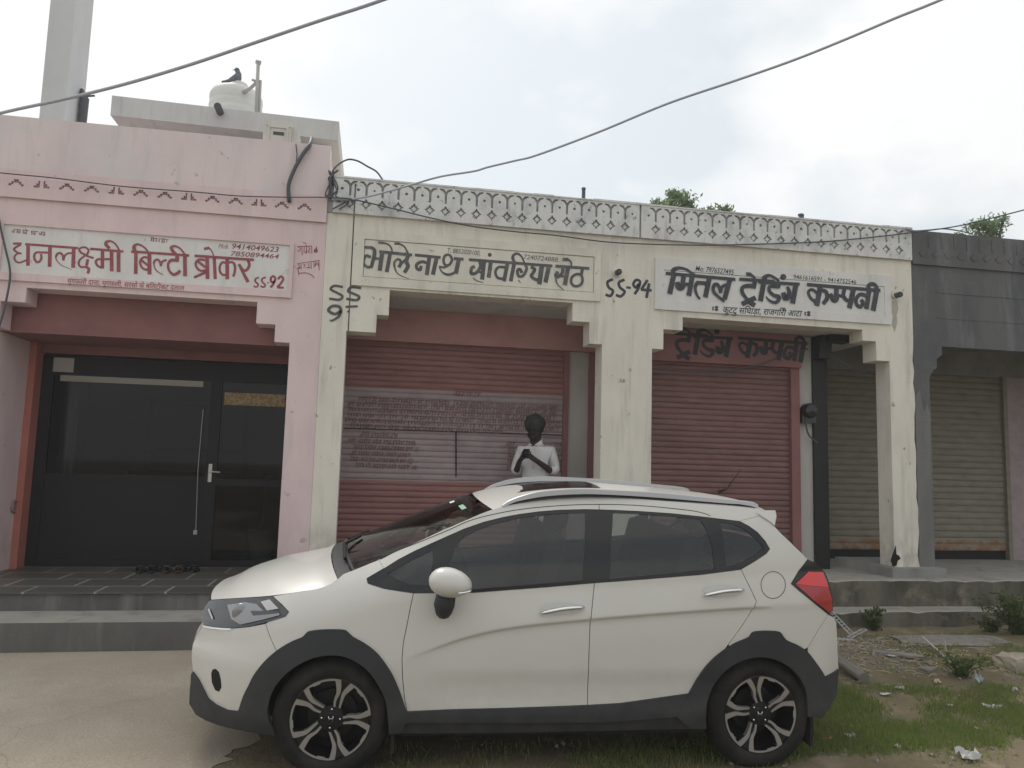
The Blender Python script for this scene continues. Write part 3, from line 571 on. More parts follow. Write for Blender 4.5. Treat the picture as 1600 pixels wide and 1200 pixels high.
mb.box(xl + .12, xd0, 9.715, 9.74, .5, zmid - .05)
mb.build('frame', 'bronze', gf)
mb = MB(); mb.box(xl + .12, xd0, 9.715, 9.722, zmid + .02, 2.62); mb.box(xd1, xr, 9.715, 9.722, .5, zmid - .08); mb.box(xd1, xr, 9.715, 9.722, zmid, 2.62); mb.build('pane', 'shop_glass', gf)
mb = MB(); a = pr(325, 753); b = pr(332.5, 725); mb.box(a[0], b[0], 9.675, 9.686, a[1], b[1]); c = pr(338, 737); mb.tube([(b[0] - .02, 9.675, c[1]), (b[0] - .02, 9.64, c[1]), (b[0] + .1, 9.635, c[1] - .005)], .009); mb.build('door_handle', 'steel', gf)
mb = MB(); a = pr(350, 631); b = pr(446, 613); mb.box(a[0], b[0], 9.704, 9.713, a[1] - .01, b[1] - .03); mb.build('door_festoon', 'toran', gf)
mb = MB(); a = pr(83, 582); b = pr(117, 560); mb.box(a[0], b[0], 9.684, 9.689, a[1] + .01, b[1]); mb.build('sticker', 'paper', gf)
mb = MB(); a = pr(90, 602); b = pr(320, 606); mb.box(a[0] + .02, b[0] - .02, 9.701, 9.713, 2.545, 2.615); mb.build('roller_blind', 'blind', gf)
mb = MB(); a = pr(318, 640); b = pr(304, 828); mb.tube([(a[0], 9.68, a[1]), (a[0] - .01, 9.675, (a[1] + b[1]) / 2), (b[0] + .02, 9.67, b[1])], .004); mb.box(b[0] - .005, b[0] + .035, 9.66, 9.68, b[1] - .05, b[1]); mb.build('pull_cord', 'paper', gf)
mb = MB()
mb.box(-4.4, -.7, 13, 13.1, .42, 3.6); mb.box(-4.5, -4.4, 9.8, 13, .42, 3.6); mb.box(-.7, -.6, 9.8, 13, .42, 3.6); mb.box(-4.5, -.6, 9.8, 13.1, 3.4, 3.5)
local(mb.build('back_room', 'room'), pink)
def fitting(name, label, boxes, m, cat):
    mb = MB()
    for b in boxes: mb.box(*b)
    o = mb.build(name, m); tag(o, label, cat); return o
fitting('counter', 'dim wooden counter with cupboards inside the glass fronted shop', [(-3.1, -1.5, 11.2, 11.7, .43, 1.45), (-3.2, -1.4, 11.15, 11.75, 1.45, 1.5), (-2.9, -2.85, 11.16, 11.2, .6, 1.4), (-2.2, -2.15, 11.16, 11.2, .6, 1.4)], 'wood', 'counter')
fitting('shelf_unit', 'dim pale shelf unit against the back wall of the glass fronted shop', [(-3.4, -3.35, 12.6, 12.95, .43, 2.6), (-2.0, -1.95, 12.6, 12.95, .43, 2.6), (-3.35, -2.0, 12.6, 12.95, 1.2, 1.24), (-3.35, -2.0, 12.6, 12.95, 1.8, 1.84), (-3.35, -2.0, 12.6, 12.95, 2.56, 2.6)], 'paper', 'shelf')
mb = MB(); cz0, cz1 = .5, 2.6
cv = [(xl + .16 + .012 * k, 9.93 + .025 * math.sin(k * 1.3)) for k in range(16)]
mb.add([(x_, y_, z_) for z_ in (cz0, cz1) for x_, y_ in cv], [(k, k + 1, 17 + k, 16 + k) for k in range(15)]); tag(mb.build('curtain', 'blind', smooth=True), 'narrow pale curtain hanging inside the left edge of the glass front', 'curtain')
mb = MB(); mb.lathe([(.13, 0), (.17, .35), (.175, .36)], (-1.35, 10.5, .43)); tag(mb.build('waste_bin', 'paper', smooth=True, angle=40), 'pale waste bin standing inside the glass door', 'bin')
# rooftop room with cantilever slab
rr = local(empty('rooftop_room', (0, 0, 0)), pink); rr.matrix_parent_inverse = Matrix.Translation(-PO)
YS = 9.3; a = xz(175, 149, YS); b = xz(530, 190, YS); tz = .24
mb = MB(); mb.prism([[(a[0], a[1] - tz), (b[0], b[1] - tz), (b[0], b[1]), (a[0], a[1])]], YS, 12.0); mb.build('roof_slab', 'slab', rr)
mb = MB(); a2 = xz(489, 230, 9.5); b2 = xz(516, 230, 9.5); mb.box(a2[0], b2[0], 9.5, 11.8, 4.1, b[1] - tz - .002); mb.build('side_wall', 'pink_pale', rr)
mb = MB(); mb.box(a[0] + .35, a2[0], 10.9, 11.1, 4.1, a[1] - tz - .002); mb.build('back_wall', 'slab', rr)
mb = MB(); p = at(343, 176, YS); mb.tube([p + Vector((0, .15, .02)), p + Vector((.02, -.22, -.02))], .042, 14); mb.build('drain_pipe', 'rubber_cable', rr)
# ---- white shop
white = empty('white_shop', (3.0, YF, .5)); tag(white, 'white plastered double shop with black lettering and maroon shutters, in the middle', 'shop')
XW0, XW1 = -.60, 6.645
def wavy(x, z0, z1, n, amp, seed):
    r = random.Random(seed); return [(x + r.uniform(-amp, amp), z0 + (z1 - z0) * i / n) for i in range(n + 1)]
right_edge = wavy(XW1 - .008, -.1, 3.3, 24, .014, 5) + [(XW1, 3.4), (XW1, 4.0)]
mb = MB()
mb.prism([[(XW0, -.1), (-.33, -.1), (-.33, 3.125), (-.01, 3.125), (-.01, 3.325), (.12, 3.325), (.12, 3.612), (2.22, 3.605), (2.22, 3.39), (2.425, 3.39), (2.425, 3.137), (2.58, 3.137), (2.58, -.1), (3.19, -.1),
           (3.19, 3.12), (3.33, 3.12), (3.33, 3.36), (3.57, 3.36), (3.57, 3.52), (5.94, 3.508), (5.94, 3.372), (6.125, 3.372), (6.125, 3.132), (6.305, 3.132), (6.305, -.1)] + right_edge + [(XW0, 4.0)]], YF, 8.77)
local(mb.build('facade', 'white_wall'), white)
mb = MB(); mb.prism([[(XW0, 4.0), (XW1, 4.0), (XW1, 4.8), (XW0, 4.8)]], YF, 8.7); mb.box(XW0, XW1, 8.7, 14, 3.75, 3.95)
local(mb.build('parapet', 'white_wall'), white)
# moulded parapet band: arched petals over stepped diamonds
def petal_band(x0, x1, n):
    z0, z1 = 4.437, 4.835; p = (x1 - x0) / n
    lp = [[(x0, z0), (x1, z0), (x1, z1), (x0, z1)]]
    rg = random.Random(int(x0 * 10) + 3)
    for i in range(n + 1):
        g = x0 + p * i
        if 0 < i < n:
            pts = [(-.0125, 4.64), (.0125, 4.64), (.013, 4.735)]
            arc = [(p / 2 - (p / 2 - .013) * math.cos(t), 4.735 + .064 * math.sin(t)) for t in (.3, .6, .9, 1.15, 1.38)]
            top = [(arc[-1][0] - .003, 4.815), (.03, 4.812), (.012, 4.795), (0, 4.778), (-.012, 4.795), (-.03, 4.812), (-arc[-1][0] + .003, 4.815)]
            lp.append([(g + a, b) for a, b in pts + arc + top + [(-a, b) for a, b in reversed(arc)] + [(-.013, 4.735)]])
            s = .0185; st = [(-3, -.5), (-2, -.5), (-2, -1.5), (-1, -1.5), (-1, -2.4), (-.45, -2.4), (-.45, -3.2), (.45, -3.2), (.45, -2.4), (1, -2.4), (1, -1.5), (2, -1.5), (2, -.5), (3, -.5)]
            lp.append([(g + a * s, 4.553 + b * s) for a, b in st + [(a, -b) for a, b in reversed(st)]])
        if i < n:
            c = g + p / 2; r = .0155 * rg.uniform(.85, 1.2)
            lp.append([(c + r * math.cos(k * math.pi / 4), 4.715 + r * math.sin(k * math.pi / 4)) for k in range(8)])
    mb = MB(); mb.prism(lp, YF - .04, YF - .014); return mb
xm = xz(999, 340, YF)[0]
local(petal_band(XW0 + .06, xm - .012, 20).build('ornament_band', 'band_white'), white)
local(petal_band(xm + .012, XW1 - .01, 20).build('ornament_band', 'band_white'), white)
mb = MB(); mb.box(XW0, XW1 - .002, YF - .014, YF - .003, 4.44, 4.832)
# raised diamonds inside the cut-outs, pale like the band
for (a0, b0, n) in ((XW0 + .06, xm - .012, 20), (xm + .012, XW1 - .01, 20)):
    for i in range(1, n):
        g = a0 + (b0 - a0) * i / n; s = .029
        mb.prism([[(g - s, 4.553), (g, 4.553 - s), (g + s, 4.553), (g, 4.553 + s)]], YF - .026, YF - .0138, 1)
local(mb.build('band_recess', ['band_dirt', 'band_white']), white)
mb = MB(); rg = random.Random(11); xx = XW0
while xx < XW1 - .05:
    e = min(XW1 - .003, xx + rg.uniform(.2, .6)); mb.box(xx, e, YF - .05, 8.72, 4.835, 4.853 + rg.uniform(-.004, .006)); xx = e + .0005
local(mb.build('coping', 'band_white'), white)
mb = MB(); xc = xz(549, 420, YF)[0]; mb.box(xc - .006, xc + .006, YF - .003, YF - .0005, 3.125, 4.43); mb.box(xc - .006, xc + .006, YF - .044, YF - .0405, 4.437, 4.78); local(mb.build('wall_crack', 'dark_slot'), white)
# sign two
z2t = xz(750, 376, YF)[1]; 
mb = MB(); plate_ring(mb, xc + .008, 2.545, 3.637, z2t, (.12, .10, .08, .09), YF - .024, YF - .002); mb.box(xc + .008 + .128, 2.545 - .088, YF - .016, YF - .002, 3.637 + .108, z2t - .098)
sp2 = local(mb.build('sign_panel', 'cream_panel'), white)
mb = MB(); YL2 = YF - .0175
letters(mb, YL2, 560, 370, 8.889, B1); letters(mb, YL2, 725, 380, 8, B2)
mb.build('lettering', 'paint_grey', sp2)
for tx_, a_, b_ in (('T. 8852020100,', (699, 394.5), (750, 399)), ('7240724888.', (818, 404.5), (873, 409.5))):
    mb = MB(); textline(mb, tx_, a_, b_, 7.5, YL2, .2); mb.build('phone_number', 'paint_grey', sp2)
mb = MB(); letters(mb, YF - .0035, 420, 430, 7.5, SS1); local(mb.build('shop_number', 'paint_grey'), white)
mb = MB(); letters(mb, YF - .001, 920, 340, 3.077, SS2); local(mb.build('shop_number', 'paint_black'), white)
# sign three
z3t = xz(1200, 417, YF)[1]
mb = MB(); plate_ring(mb, 3.215, 6.335, 3.592, z3t, (.11, .10, .09, .14), YF - .024, YF - .002); mb.box(3.215 + .112, 6.335 - .092, YF - .018, YF - .002, 3.592 + .102, z3t - .145)
sp3 = local(mb.build('sign_panel', 'white_panel'), white)
mb = MB(); YL3 = YF - .0255
letters(mb, YL3, 1030, 410, 8.889, C0); letters(mb, YL3, 1030, 410, 8.889, C1); letters(mb, YL3, 1190, 415, 8, C2); letters(mb, YL3, 1190, 415, 8, C3)
textline(mb, 'Mo: 7976527495', (1086.5, 423), (1147, 429.5), 8, YL3, .3, 0, .01); textline(mb, '9461616591 - 9414752546', (1240, 435.5), (1338, 444), 6.5, YL3, .15, 0, .006)
textline(mb, 'कुटटु सिघाड़ा, राजगिरी आटा', (1130, 488.5), (1254, 494.5), 9.5, YL3, .25, 0, .012)
for (px, py) in ((1118, 482), (1262, 490)):
    letters(mb, YL3, px, py, 1, [('l', 1.1, [(-4, -3), (-4, 3)]), ('l', 1.1, [(-1, -3), (4, 3)]), ('l', 1.1, [(4, -3), (-1, 3)]), ('l', 1.1, [(1.5, -4), (1.5, 4)])])
mb.build('lettering', 'paint_black', sp3)
# recess walls and shutters
YR = 9.62
for b_ in ((2.47, 2.84, YR - .02, 9.95, .5, 3.6), (2.845, 3.16, 8.772, 10.0, .5, 3.6), (-.448, -.42, 8.772, 9.95, .42, 3.6)):
    mb = MB(); mb.box(*b_); local(mb.build('recess_wall', 'grey_white' if b_[0] == 2.47 else 'white_wall'), white)
mb = MB(); mb.box(-.45, 3.0, 8.772, 10.0, 3.606, 3.7); local(mb.build('veranda_ceiling', 'slab'), white)
mb = MB(); mb.box(3.001, XW1, 8.772, 10.3, 3.512, 3.7); local(mb.build('veranda_ceiling', 'slab'), white)
sh2 = shutter('roller_shutter', white, -.42, 2.44, .5, 3.14, YR, ['red_shutter', 'notice_grey'], notice=(xz(700, 752, YR)[1] + .0, xz(700, 612, YR)[1]))
local(sh2, white)
mb = MB(); mb.box(-.42, 2.83, 9.50, 9.95, 3.20, 3.603); local(mb.build('header_plate', 'red_header'), white)
mb = MB(); mb.box(-.42, 2.47, 9.60, 9.7, 3.14, 3.2); mb.box(2.40, 2.47, 9.57, 9.66, .5, 3.2); mb.box(2.735, 2.83, 9.56, 9.6, .5, 3.198)
local(mb.build('shutter_frame', 'red_wall'), white)
mb = MB(); YN = YR - .0195
scrawl(mb, (712, 612), (752, 614), 7, YN, 0, 9, 1.3)
for i, (xa, xb) in enumerate(((560, 876), (545, 870), (546, 868), (544, 876), (540, 874), (548, 790))):
    y0 = 620 + i * 8.4; scrawl(mb, (xa, y0 + (xa - 540) * .04), (xb, y0 + (xb - 540) * .045), 6.2, YN, 0, 20 + i, 1.25)
for i, (xa, xb) in enumerate(((565, 622), (545, 650), (553, 655), (550, 648), (548, 646), (557, 652))):
    y0 = 676 + i * 9.6; scrawl(mb, (xa, y0), (xb, y0 + (xb - xa) * .045), 6.2, YN, 0, 40 + i, 1.25)
for i in range(5): scrawl(mb, (793, 690 + i * 9.6), (806, 690.6 + i * 9.6), 6.2, YN, 0, 60 + i, 1.25); scrawl(mb, (868, 692 + i * 9.6), (880, 692.6 + i * 9.6), 6.2, YN, 0, 70 + i, 1.25)
mb.build('notice_lettering', 'notice_paint', sh2)
mb = MB()
def bar(p, q, wpx):
    k = mpp(*p, YN); ribbon(mb, [xz(*p, YN), xz(*q, YN)], [wpx * k] * 2, YN)
bar((537, 669), (881, 680), 1.6); bar((712.5, 674), (712.5, 745), 2.0); bar((881, 680), (881, 746), 1.8)
mb.build('notice_lines', 'gap', sh2)
sh2.matrix_parent_inverse = Matrix.Translation(-Vector(white.location))
YR3 = 9.20
x3a, x3b, x3c, x3d = (xz(px, 700, YR3)[0] for px in (1236, 1246, 1268, 1290)); z3h = xz(1140, 571, YR3)[1]
sh3 = local(shutter('roller_shutter', white, 3.17, x3a, .5, z3h - .02, YR3, ['red_shutter_shaded', 'notice_grey']), white)
mb = MB(); mb.box(3.165, x3b, 9.08, 9.5, z3h, 3.509); mb.box(3.165, x3b, 9.16, 9.3, z3h - .03, z3h); mb.box(x3a - .03, x3b, 9.13, 9.24, .5, z3h)
mb_ = MB(); mb_.box(x3b + .002, x3c + .04, YR3 - .02, 9.5, .5, 3.509); local(mb_.build('recess_wall', 'grey_white'), white)
sf3 = local(mb.build('shutter_frame', 'red_wall'), white)
mb = MB(); k_ = .955
def shift(st, x0, xn, y0, yn, s): return [(m_, (tuple(q * s for q in w_) if isinstance(w_, tuple) else w_ * s), [(xn + (p[0] - x0) * s, yn + (p[1] - y0) * s) for p in pts]) for m_, w_, pts in st]
YD = 9.0785
letters(mb, YD, 1053.6, 521, 8.889, shift(C1[:-1] + [C1[-1]], 1113, 0, 232, 0, .97)); letters(mb, YD, 1053.6 + (1190 - 1155.2) * .97, 521 + (440.7 - 436.1) * .97 - 0, 8, shift(C2, 0, 0, 205, 0, .97))
letters(mb, YD, 1153, 528, 8, shift(C3, 568, 0, 236, 0, .945))
mb.build('lettering', 'black', sf3)
# dark post, meter, beam piece in the third bay
mb = MB(); mb.box(x3c + .0, x3d, YR3 - .06, YR3 + .1, .5, 3.509); local(mb.build('dark_post', 'black'), white)
# spouts
def spout(px, py, label):
    p = at(px, py, YF); mb = MB(); mb.tube([p + Vector((0, .1, 0)), p + Vector((.0, -.11, -.015))], .034, 14, caps=False); mb.tube([p + Vector((.0, -.112, -.015)), p + Vector((.0, -.1, -.013))], .026, 14)
    mb.lathe([(.055, 0), (.055, .02), (.04, .03)], p + Vector((0, -.03, 0)), 'y', 14, m=1)
    return local(mb.build('rain_spout', ['rubber_cable', 'white_wall'], smooth=True, angle=40), white)
spout(963, 426, ''); spout(1398, 461, '')
mb = MB(); p = xz(1398, 470, YF); mb.prism([[(p[0] - .04, p[1]), (p[0] - .055, p[1] - .12), (p[0] - .03, p[1] - .2), (p[0] - .05, p[1] - .3), (p[0] - .015, p[1] - .4), (p[0] + .03, p[1] - .28), (p[0] + .02, p[1] - .18), (p[0] + .05, p[1] - .09), (p[0] + .035, p[1])]], YF - .002, YF - .0005)
local(mb.build('spout_stain', 'stain'), white)
mb = MB()
cor = [(1398, 852), (1399, 866), (1403, 868), (1405.5, 873), (1401, 876), (1399, 884), (1393, 885), (1390, 875), (1393, 866)]
mb.prism([[xz(px + 1.5, py, YF) for px, py in cor]], YF - .004, YF - .001); local(mb.build('broken_plaster', 'gap'), white)
mb = MB(); mb.box(6.17, 6.90, 8.36, 9.52, .45, .615); local(mb.build('pillar_plinth', 'cement'), white)
# ---- sooty shop at the right
dark = empty('sooty_shop', (9, YF, .5)); tag(dark, 'soot blackened concrete shop with pale rusty shutters, at the right edge', 'shop')
mb = MB()
mb.prism([[(XW1 + .003, 2.4)] + [(6.868, 2.4), (6.868, 2.95), (6.92, 3.05), (6.98, 3.08), (6.98, 3.2), (7.06, 3.25), (7.06, 3.36), (11.2, 3.36), (11.2, 2.4), (12.5, 2.4), (12.5, 4.82), (XW1 + .003, 4.82)]], YF + .01, 8.78)
local(mb.build('facade', 'soot'), dark)
for a_, b_ in ((6.655, 6.868), (11.2, 12.5)):
    mb = MB(); mb.prism([[(a_, -.1), (b_, -.1), (b_, 2.4), (a_, 2.4)]], YF + .012, 8.78)
    rj = random.Random(4); top = [(b_ - (b_ - a_) * k / 9, 2.5 + rj.uniform(0, .32)) for k in range(10)]; mb.prism([[(a_, 2.39), (b_, 2.39)] + top], YF + .0075, YF + .0115)
    local(mb.build('pillar', 'soot_grey'), dark)
mb = MB(); mb.box(6.66, 12.5, YF - .02, 8.75, 4.40, 4.84)
loops = []
local(mb.build('ornament_band', 'soot'), dark)
mb = MB()
for i in range(30):
    g = 6.80 + i * .186; s = .0185
    st = [(-3, -.5), (-2, -.5), (-2, -1.5), (-1, -1.5), (-1, -2.4), (1, -2.4), (1, -1.5), (2, -1.5), (2, -.5), (3, -.5)]
    mb.prism([[(g + a_ * s, 4.54 + b_ * s) for a_, b_ in st + [(a_, -b_) for a_, b_ in reversed(st)]]], YF - .028, YF - .021)
    mb.prism([[(g - .008 + .093, 4.63), (g + .008 + .093, 4.63), (g + .093 + .01, 4.80), (g + .093 - .01, 4.80)]], YF - .028, YF - .021)
local(mb.build('band_relief', 'soot'), dark)
mb = MB(); mb.box(7.0, 11.2, YF + .005, 8.6, 3.72, 3.75); mb.box(7.0, 11.2, YF + .004, 8.6, 4.05, 4.09); local(mb.build('sign_moulding', 'soot'), dark)
YB = 10.25
mb = MB(); mb.box(5.9, 12.5, YB, YB + .1, 3.27, 3.75); mb.box(5.9, 6.37, YB + .001, YB + .1, .5, 3.27); mb.box(7.85, 8.16, YB + .001, YB + .1, .5, 3.27); local(mb.build('recess_wall', 'cement'), dark)
mb = MB(); mb.box(6.66, 12.5, 8.79, YB + .1, 3.76, 3.95); mb.box(6.66, 12.5, 8.79, 14, 3.951, 4.1); local(mb.build('roof_slab', 'soot'), dark)
mb = MB(); mb.box(9.56, 12.5, YB - .02, YB + .1, .5, 3.27); local(mb.build('end_wall', 'notice_grey'), dark)
for (x0, x1) in ((6.44, 7.80), (8.22, 9.50)):
    s_ = local(shutter('roller_shutter', dark, x0, x1, .63, 3.27, YB + .02, ['cream_shutter', 'rust'], pitch=.094, rustz=.78), dark)
    mb = MB(); mb.box(x0 - .07, x0 - .002, YB - .05, YB + .03, .5, 3.28); mb.box(x1 + .002, x1 + .07, YB - .05, YB + .03, .5, 3.28); f_ = mb.build('guide_rail', 'cream_shutter', s_)
mb = MB(); mb.box(6.36, 9.56, YB + .05, YB + .12, .5, .66); local(mb.build('shutter_gap', 'gap'), dark)

# ------------------------------------------------------------------ ground, paving and steps
rg = random.Random(21)
def sm(a, b, x):
    t = min(1, max(0, (x - a) / (b - a))); return t * t * (3 - 2 * t)
def gz(x, y):
    z = -.08 + .08 * sm(4.5, 7.4, y)
    r = sm(-1.0, .6, x) * sm(3.2, 4.4, y)
    z += r * (noise.noise(Vector((x * .9, y * .9, 3))) * .05 + noise.noise(Vector((x * 3.1, y * 3.1, 7))) * .018 + .02) * (1 - .85 * sm(3.4, 2.4, x) * sm(5.9, 5.2, y))
    r2 = sm(3.9, 4.6, x) * sm(7.7, 7.2, y) * sm(6.2, 6.9, y)
    return z + .05 * r2
def axis(lo, hi, n, far): return [-far, -far / 3] + [lo + (hi - lo) * i / n for i in range(n + 1)] + [far / 3, far]
xs = [-250, -80, -30] + [-12 + .5 * i for i in range(20)] + [-2 + .11 * i for i in range(118)] + [11.5, 13, 16, 30, 80, 250]
ys = [-250, -80, -30, -10, -4] + [-1 + .5 * i for i in range(9)] + [3.5 + .11 * i for i in range(45)] + [9, 12, 16, 30, 80, 250]
mb = MB(); vs = [(x, y, (gz(x, y) if -12 < x < 12 else -.08) - (.03 if x < .25 - .42 * (7.4 - y) - .5 else 0)) for y in ys for x in xs]; nx = len(xs)
mb.add(vs, [(j * nx + i, j * nx + i + 1, (j + 1) * nx + i + 1, (j + 1) * nx + i) for j in range(len(ys) - 1) for i in range(nx - 1)])
g = mb.build('ground', 'dirt', smooth=True); tag(g, kind='structure')
rg = random.Random(3); edge = [(.25 - .42 * (7.4 - y) + .26 * noise.noise(Vector((y * 1.7, 0, 5))) + .13 * noise.noise(Vector((y * 6, 2, 5))) + .05 * noise.noise(Vector((y * 19, 2, 5))), y) for y in [7.42 - .05 * i for i in range(190)]]
edge += [(edge[-1][0], -8)]
mb = MB(); lp = [[(-14, -8), (-14, 7.42)] + edge]
v2, t, e = triang(lp, .35)
mb.add([(p[0], p[1], -.08 + .08 * sm(4.5, 7.4, p[1]) + .004) for p in v2], t)
tag(mb.build('concrete_pavement', 'pad', smooth=True), kind='structure')
lsteps = empty('entrance_steps', (-3, 7.4, 0)); tag(lsteps, 'wide grey concrete steps with dark tiled landing before the pink shop', 'steps')
XS = .25
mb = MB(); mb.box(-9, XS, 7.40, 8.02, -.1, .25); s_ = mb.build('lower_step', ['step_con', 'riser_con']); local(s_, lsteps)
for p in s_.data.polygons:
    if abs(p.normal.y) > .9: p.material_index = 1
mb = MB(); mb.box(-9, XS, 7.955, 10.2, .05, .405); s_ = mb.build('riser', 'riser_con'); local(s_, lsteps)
mb = MB(); mb.box(-9, XS, 7.925, 9.75, .407, .424); local(mb.build('tiled_landing', 'tiles'), lsteps)
mb = MB(); mb.box(-4.6, -.6, 9.75, 13, .40, .43); local(mb.build('shop_floor', 'tiles'), lsteps)
rsteps = empty('shop_platform', (5, 8, 0)); tag(rsteps, 'old mossy concrete platform with a low ledge before the shuttered shops, right of the car', 'platform')
def rough_slab(x0, x1, y0, y1, z0, z1, name, mats, seed):
    r = random.Random(seed); n = int((x1 - x0) / .12); mb = MB()
    fr = [(x0 + (x1 - x0) * i / n, y0 + r.uniform(-.008, .008) + .012 * math.sin(i * .35 + seed), z1 + r.uniform(-.004, .004) - (.015 if r.random() < .08 else 0)) for i in range(n + 1)]
    for i in range(n):
        a, b = fr[i], fr[i + 1]; q = .012
        mb.add([(a[0], a[1], z0), (b[0], b[1], z0), (b[0], b[1], b[2] - q), (a[0], a[1], a[2] - q), (b[0], b[1] + q, b[2]), (a[0], a[1] + q, a[2]), (b[0], y1, z1), (a[0], y1, z1)],
               [(0, 1, 2, 3), (3, 2, 4, 5), (5, 4, 6, 7)], 0)
        mb.m[-3] = 1
    return local(mb.build(name, mats, smooth=False, doubles=True), rsteps)
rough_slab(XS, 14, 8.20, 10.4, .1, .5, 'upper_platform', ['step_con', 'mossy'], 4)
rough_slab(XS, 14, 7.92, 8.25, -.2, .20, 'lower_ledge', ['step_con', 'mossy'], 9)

# ------------------------------------------------------------------ roof things
mb = MB(); p = at(88, 188, 11.0); a = at(61, 186, 11.0); b = at(100.7, 189, 11.0)
pole = empty('concrete_post', (a.x, 11, 4.1)); tag(pole, 'tall square pale concrete post rising behind the pink parapet', 'post')
mb.box(a.x, b.x, 11.0, 11.62, 3.0, 10.5); local(mb.build('shaft', 'concrete_pole'), pole)
c = at(109, 118, 11.7); mb = MB(); mb.lathe([(.02, -.03), (.15, -.03), (.175, 0), (.15, .05), (.02, .06)], c, 'y', 28); mb.box(c.x - .03, c.x + .03, 11.62, 11.70, c.z - .03, c.z + .03); local(mb.build('lamp_disc', mat('faded red disc', (.5, .38, .39), .6), smooth=True, angle=40), pole)
mb = MB(); c0 = at(118, 195, 11.4); c1 = at(120, 152, 11.4); mb.tube([(b.x + .06, 11.42, c0.z - .6), (b.x + .07, 11.42, c1.z), (b.x + .02, 11.42, c1.z + .14)], [.055, .06, .02], 10); mb.tube([(b.x + .04, 11.42, c1.z + .03), (b.x + .2, 11.42, c1.z + .06)], .015); local(mb.build('cable_duct', 'rubber_cable'), pole)
YT = 10.3
tl = at(327, 160, YT); trr = at(410, 170, YT); R = (trr.x - tl.x) / 2; cx = (tl.x + trr.x) / 2; zbt = at(368, 172, YS + .2).z - .05; ztk = at(368, 137, YT).z
tank = empty('water_tank', (cx, YT, zbt)); tag(tank, 'white ribbed plastic water tank on the grey rooftop slab', 'tank')
hh = ztk - zbt; mb = MB(); pr_ = [(R * .97, 0)]
for i in range(5):
    q = hh * .66 * i / 5; pr_ += [(R, q + .02), (R, q + hh * .09), (R * .975, q + hh * .10), (R * .975, q + hh * .125)]
pr_ += [(R, hh * .74), (R * .985, hh * .80), (R * .9, hh * .88), (R * .55, hh * .97), (R * .36, hh)]
mb.lathe(pr_, (cx, YT, zbt), 'z', 40); local(mb.build('tank_body', 'tank', smooth=True, angle=50), tank)
mb = MB(); mb.lathe([(R * .42, hh * .96), (R * .42, hh * 1.0), (R * .4, hh * 1.06), (.02, hh * 1.08)], (cx, YT, zbt), 'z', 28); local(mb.build('lid', 'tank', smooth=True, angle=40), tank)
bp = at(369, 137, YT); 
mb = MB(); bs = .0105 * 7.6
spn = [(-.16, 0, .015), (-.08, 0, .03), (-.01, 0, .06), (.03, 0, .105), (.035, 0, .15), (.02, 0, .19)]
mb.tube([(bp.x + x_ * 1.05, YT - .1, bp.z - .005 + z_ * 1.0) for x_, y_, z_ in spn], [.012, .028, .055, .055, .038, .03], 12); mb.ball((bp.x + .016, YT - .1, bp.z + .195), .034, 0, 10, 8); mb.tube([(bp.x + .0, YT - .1, bp.z + .2), (bp.x - .045, YT - .1, bp.z + .19)], [.012, .002], 8)
for sx in (-.012, .02): mb.tube([(bp.x + sx, YT - .1, bp.z + .03), (bp.x + sx, YT - .1, bp.z - .02)], .005, 6)
tag(mb.build('pigeon', 'bird', smooth=True), 'dark pigeon perched on the water tank', 'pigeon')
mb = MB()
def q3(px, py, Y): return at(px, py, Y)
mb.tube([q3(400, 185, 9.6), q3(403.5, 97, 9.6)], .022, 10); mb.tube([q3(400, 96, 9.6), q3(407.5, 98.5, 9.6)], .026, 10)
mb.tube([q3(404.5, 175, 9.62), q3(407, 126, 9.62), q3(402, 128.5, 9.6)], .018, 8); mb.tube([q3(394, 124.5, 9.6), q3(404, 128.5, 9.6)], .018, 8); mb.tube([q3(401, 129, 9.6), q3(391, 138, 9.8), q3(382, 143.5, 10.0)], [.02, .022, .03], 10)
tag(mb.build('vent_pipes', 'pvc', smooth=True), 'thin grey standpipe with side branches beside the water tank', 'pipe')
# air conditioner on the parapet
YA = 8.78
a = at(410, 224, YA); b = at(466, 189, YA)
acz0 = 5.2; acx0, acx1 = at(411, 210, YA).x, at(455, 210, YA).x; acz1 = at(432, 188, YA).z
ac = empty('air_conditioner', ((acx0 + acx1) / 2, YA, acz0)); tag(ac, 'boxy ivory air conditioner unit on the pink parapet', 'air conditioner')
mb = MB(); mb.box(acx0, acx1, YA, YA + .42, acz0 + .015, acz1); mb.box(acx0 + .03, acx1 + .0, YA - .012, YA - .0005, acz1 - .07, acz1 - .045); local(mb.build('casing', 'ac'), ac)
mb = MB(); plate_ring(mb, acx0 + .05, acx1 - .03, acz0 + .03, acz1 - .07, (.02, .02, .02, .02), YA - .015, YA - .001); local(mb.build('front_panel', 'ac'), ac)
mb = MB(); wz = acz1 - acz0; mb.box(acx0 + .11, acx1 - .08, YA - .008, YA - .0005, acz0 + wz * .52, acz0 + wz * .62); local(mb.build('louvre', 'dark_slot'), ac)
mb = MB(); mb.box(acx1 + .001, acx1 + .07, YA + .05, YA + .4, acz0 + .015, acz1 - .05); local(mb.build('side_cover', 'ac'), ac)
mb = MB(); [mb.box(x_, x_ + .06, YA - .006, YA + .3, acz0 - .003, acz0 + .014) for x_ in (acx0 + .06, acx1 - .14)]; local(mb.build('foot', 'dark_slot'), ac)

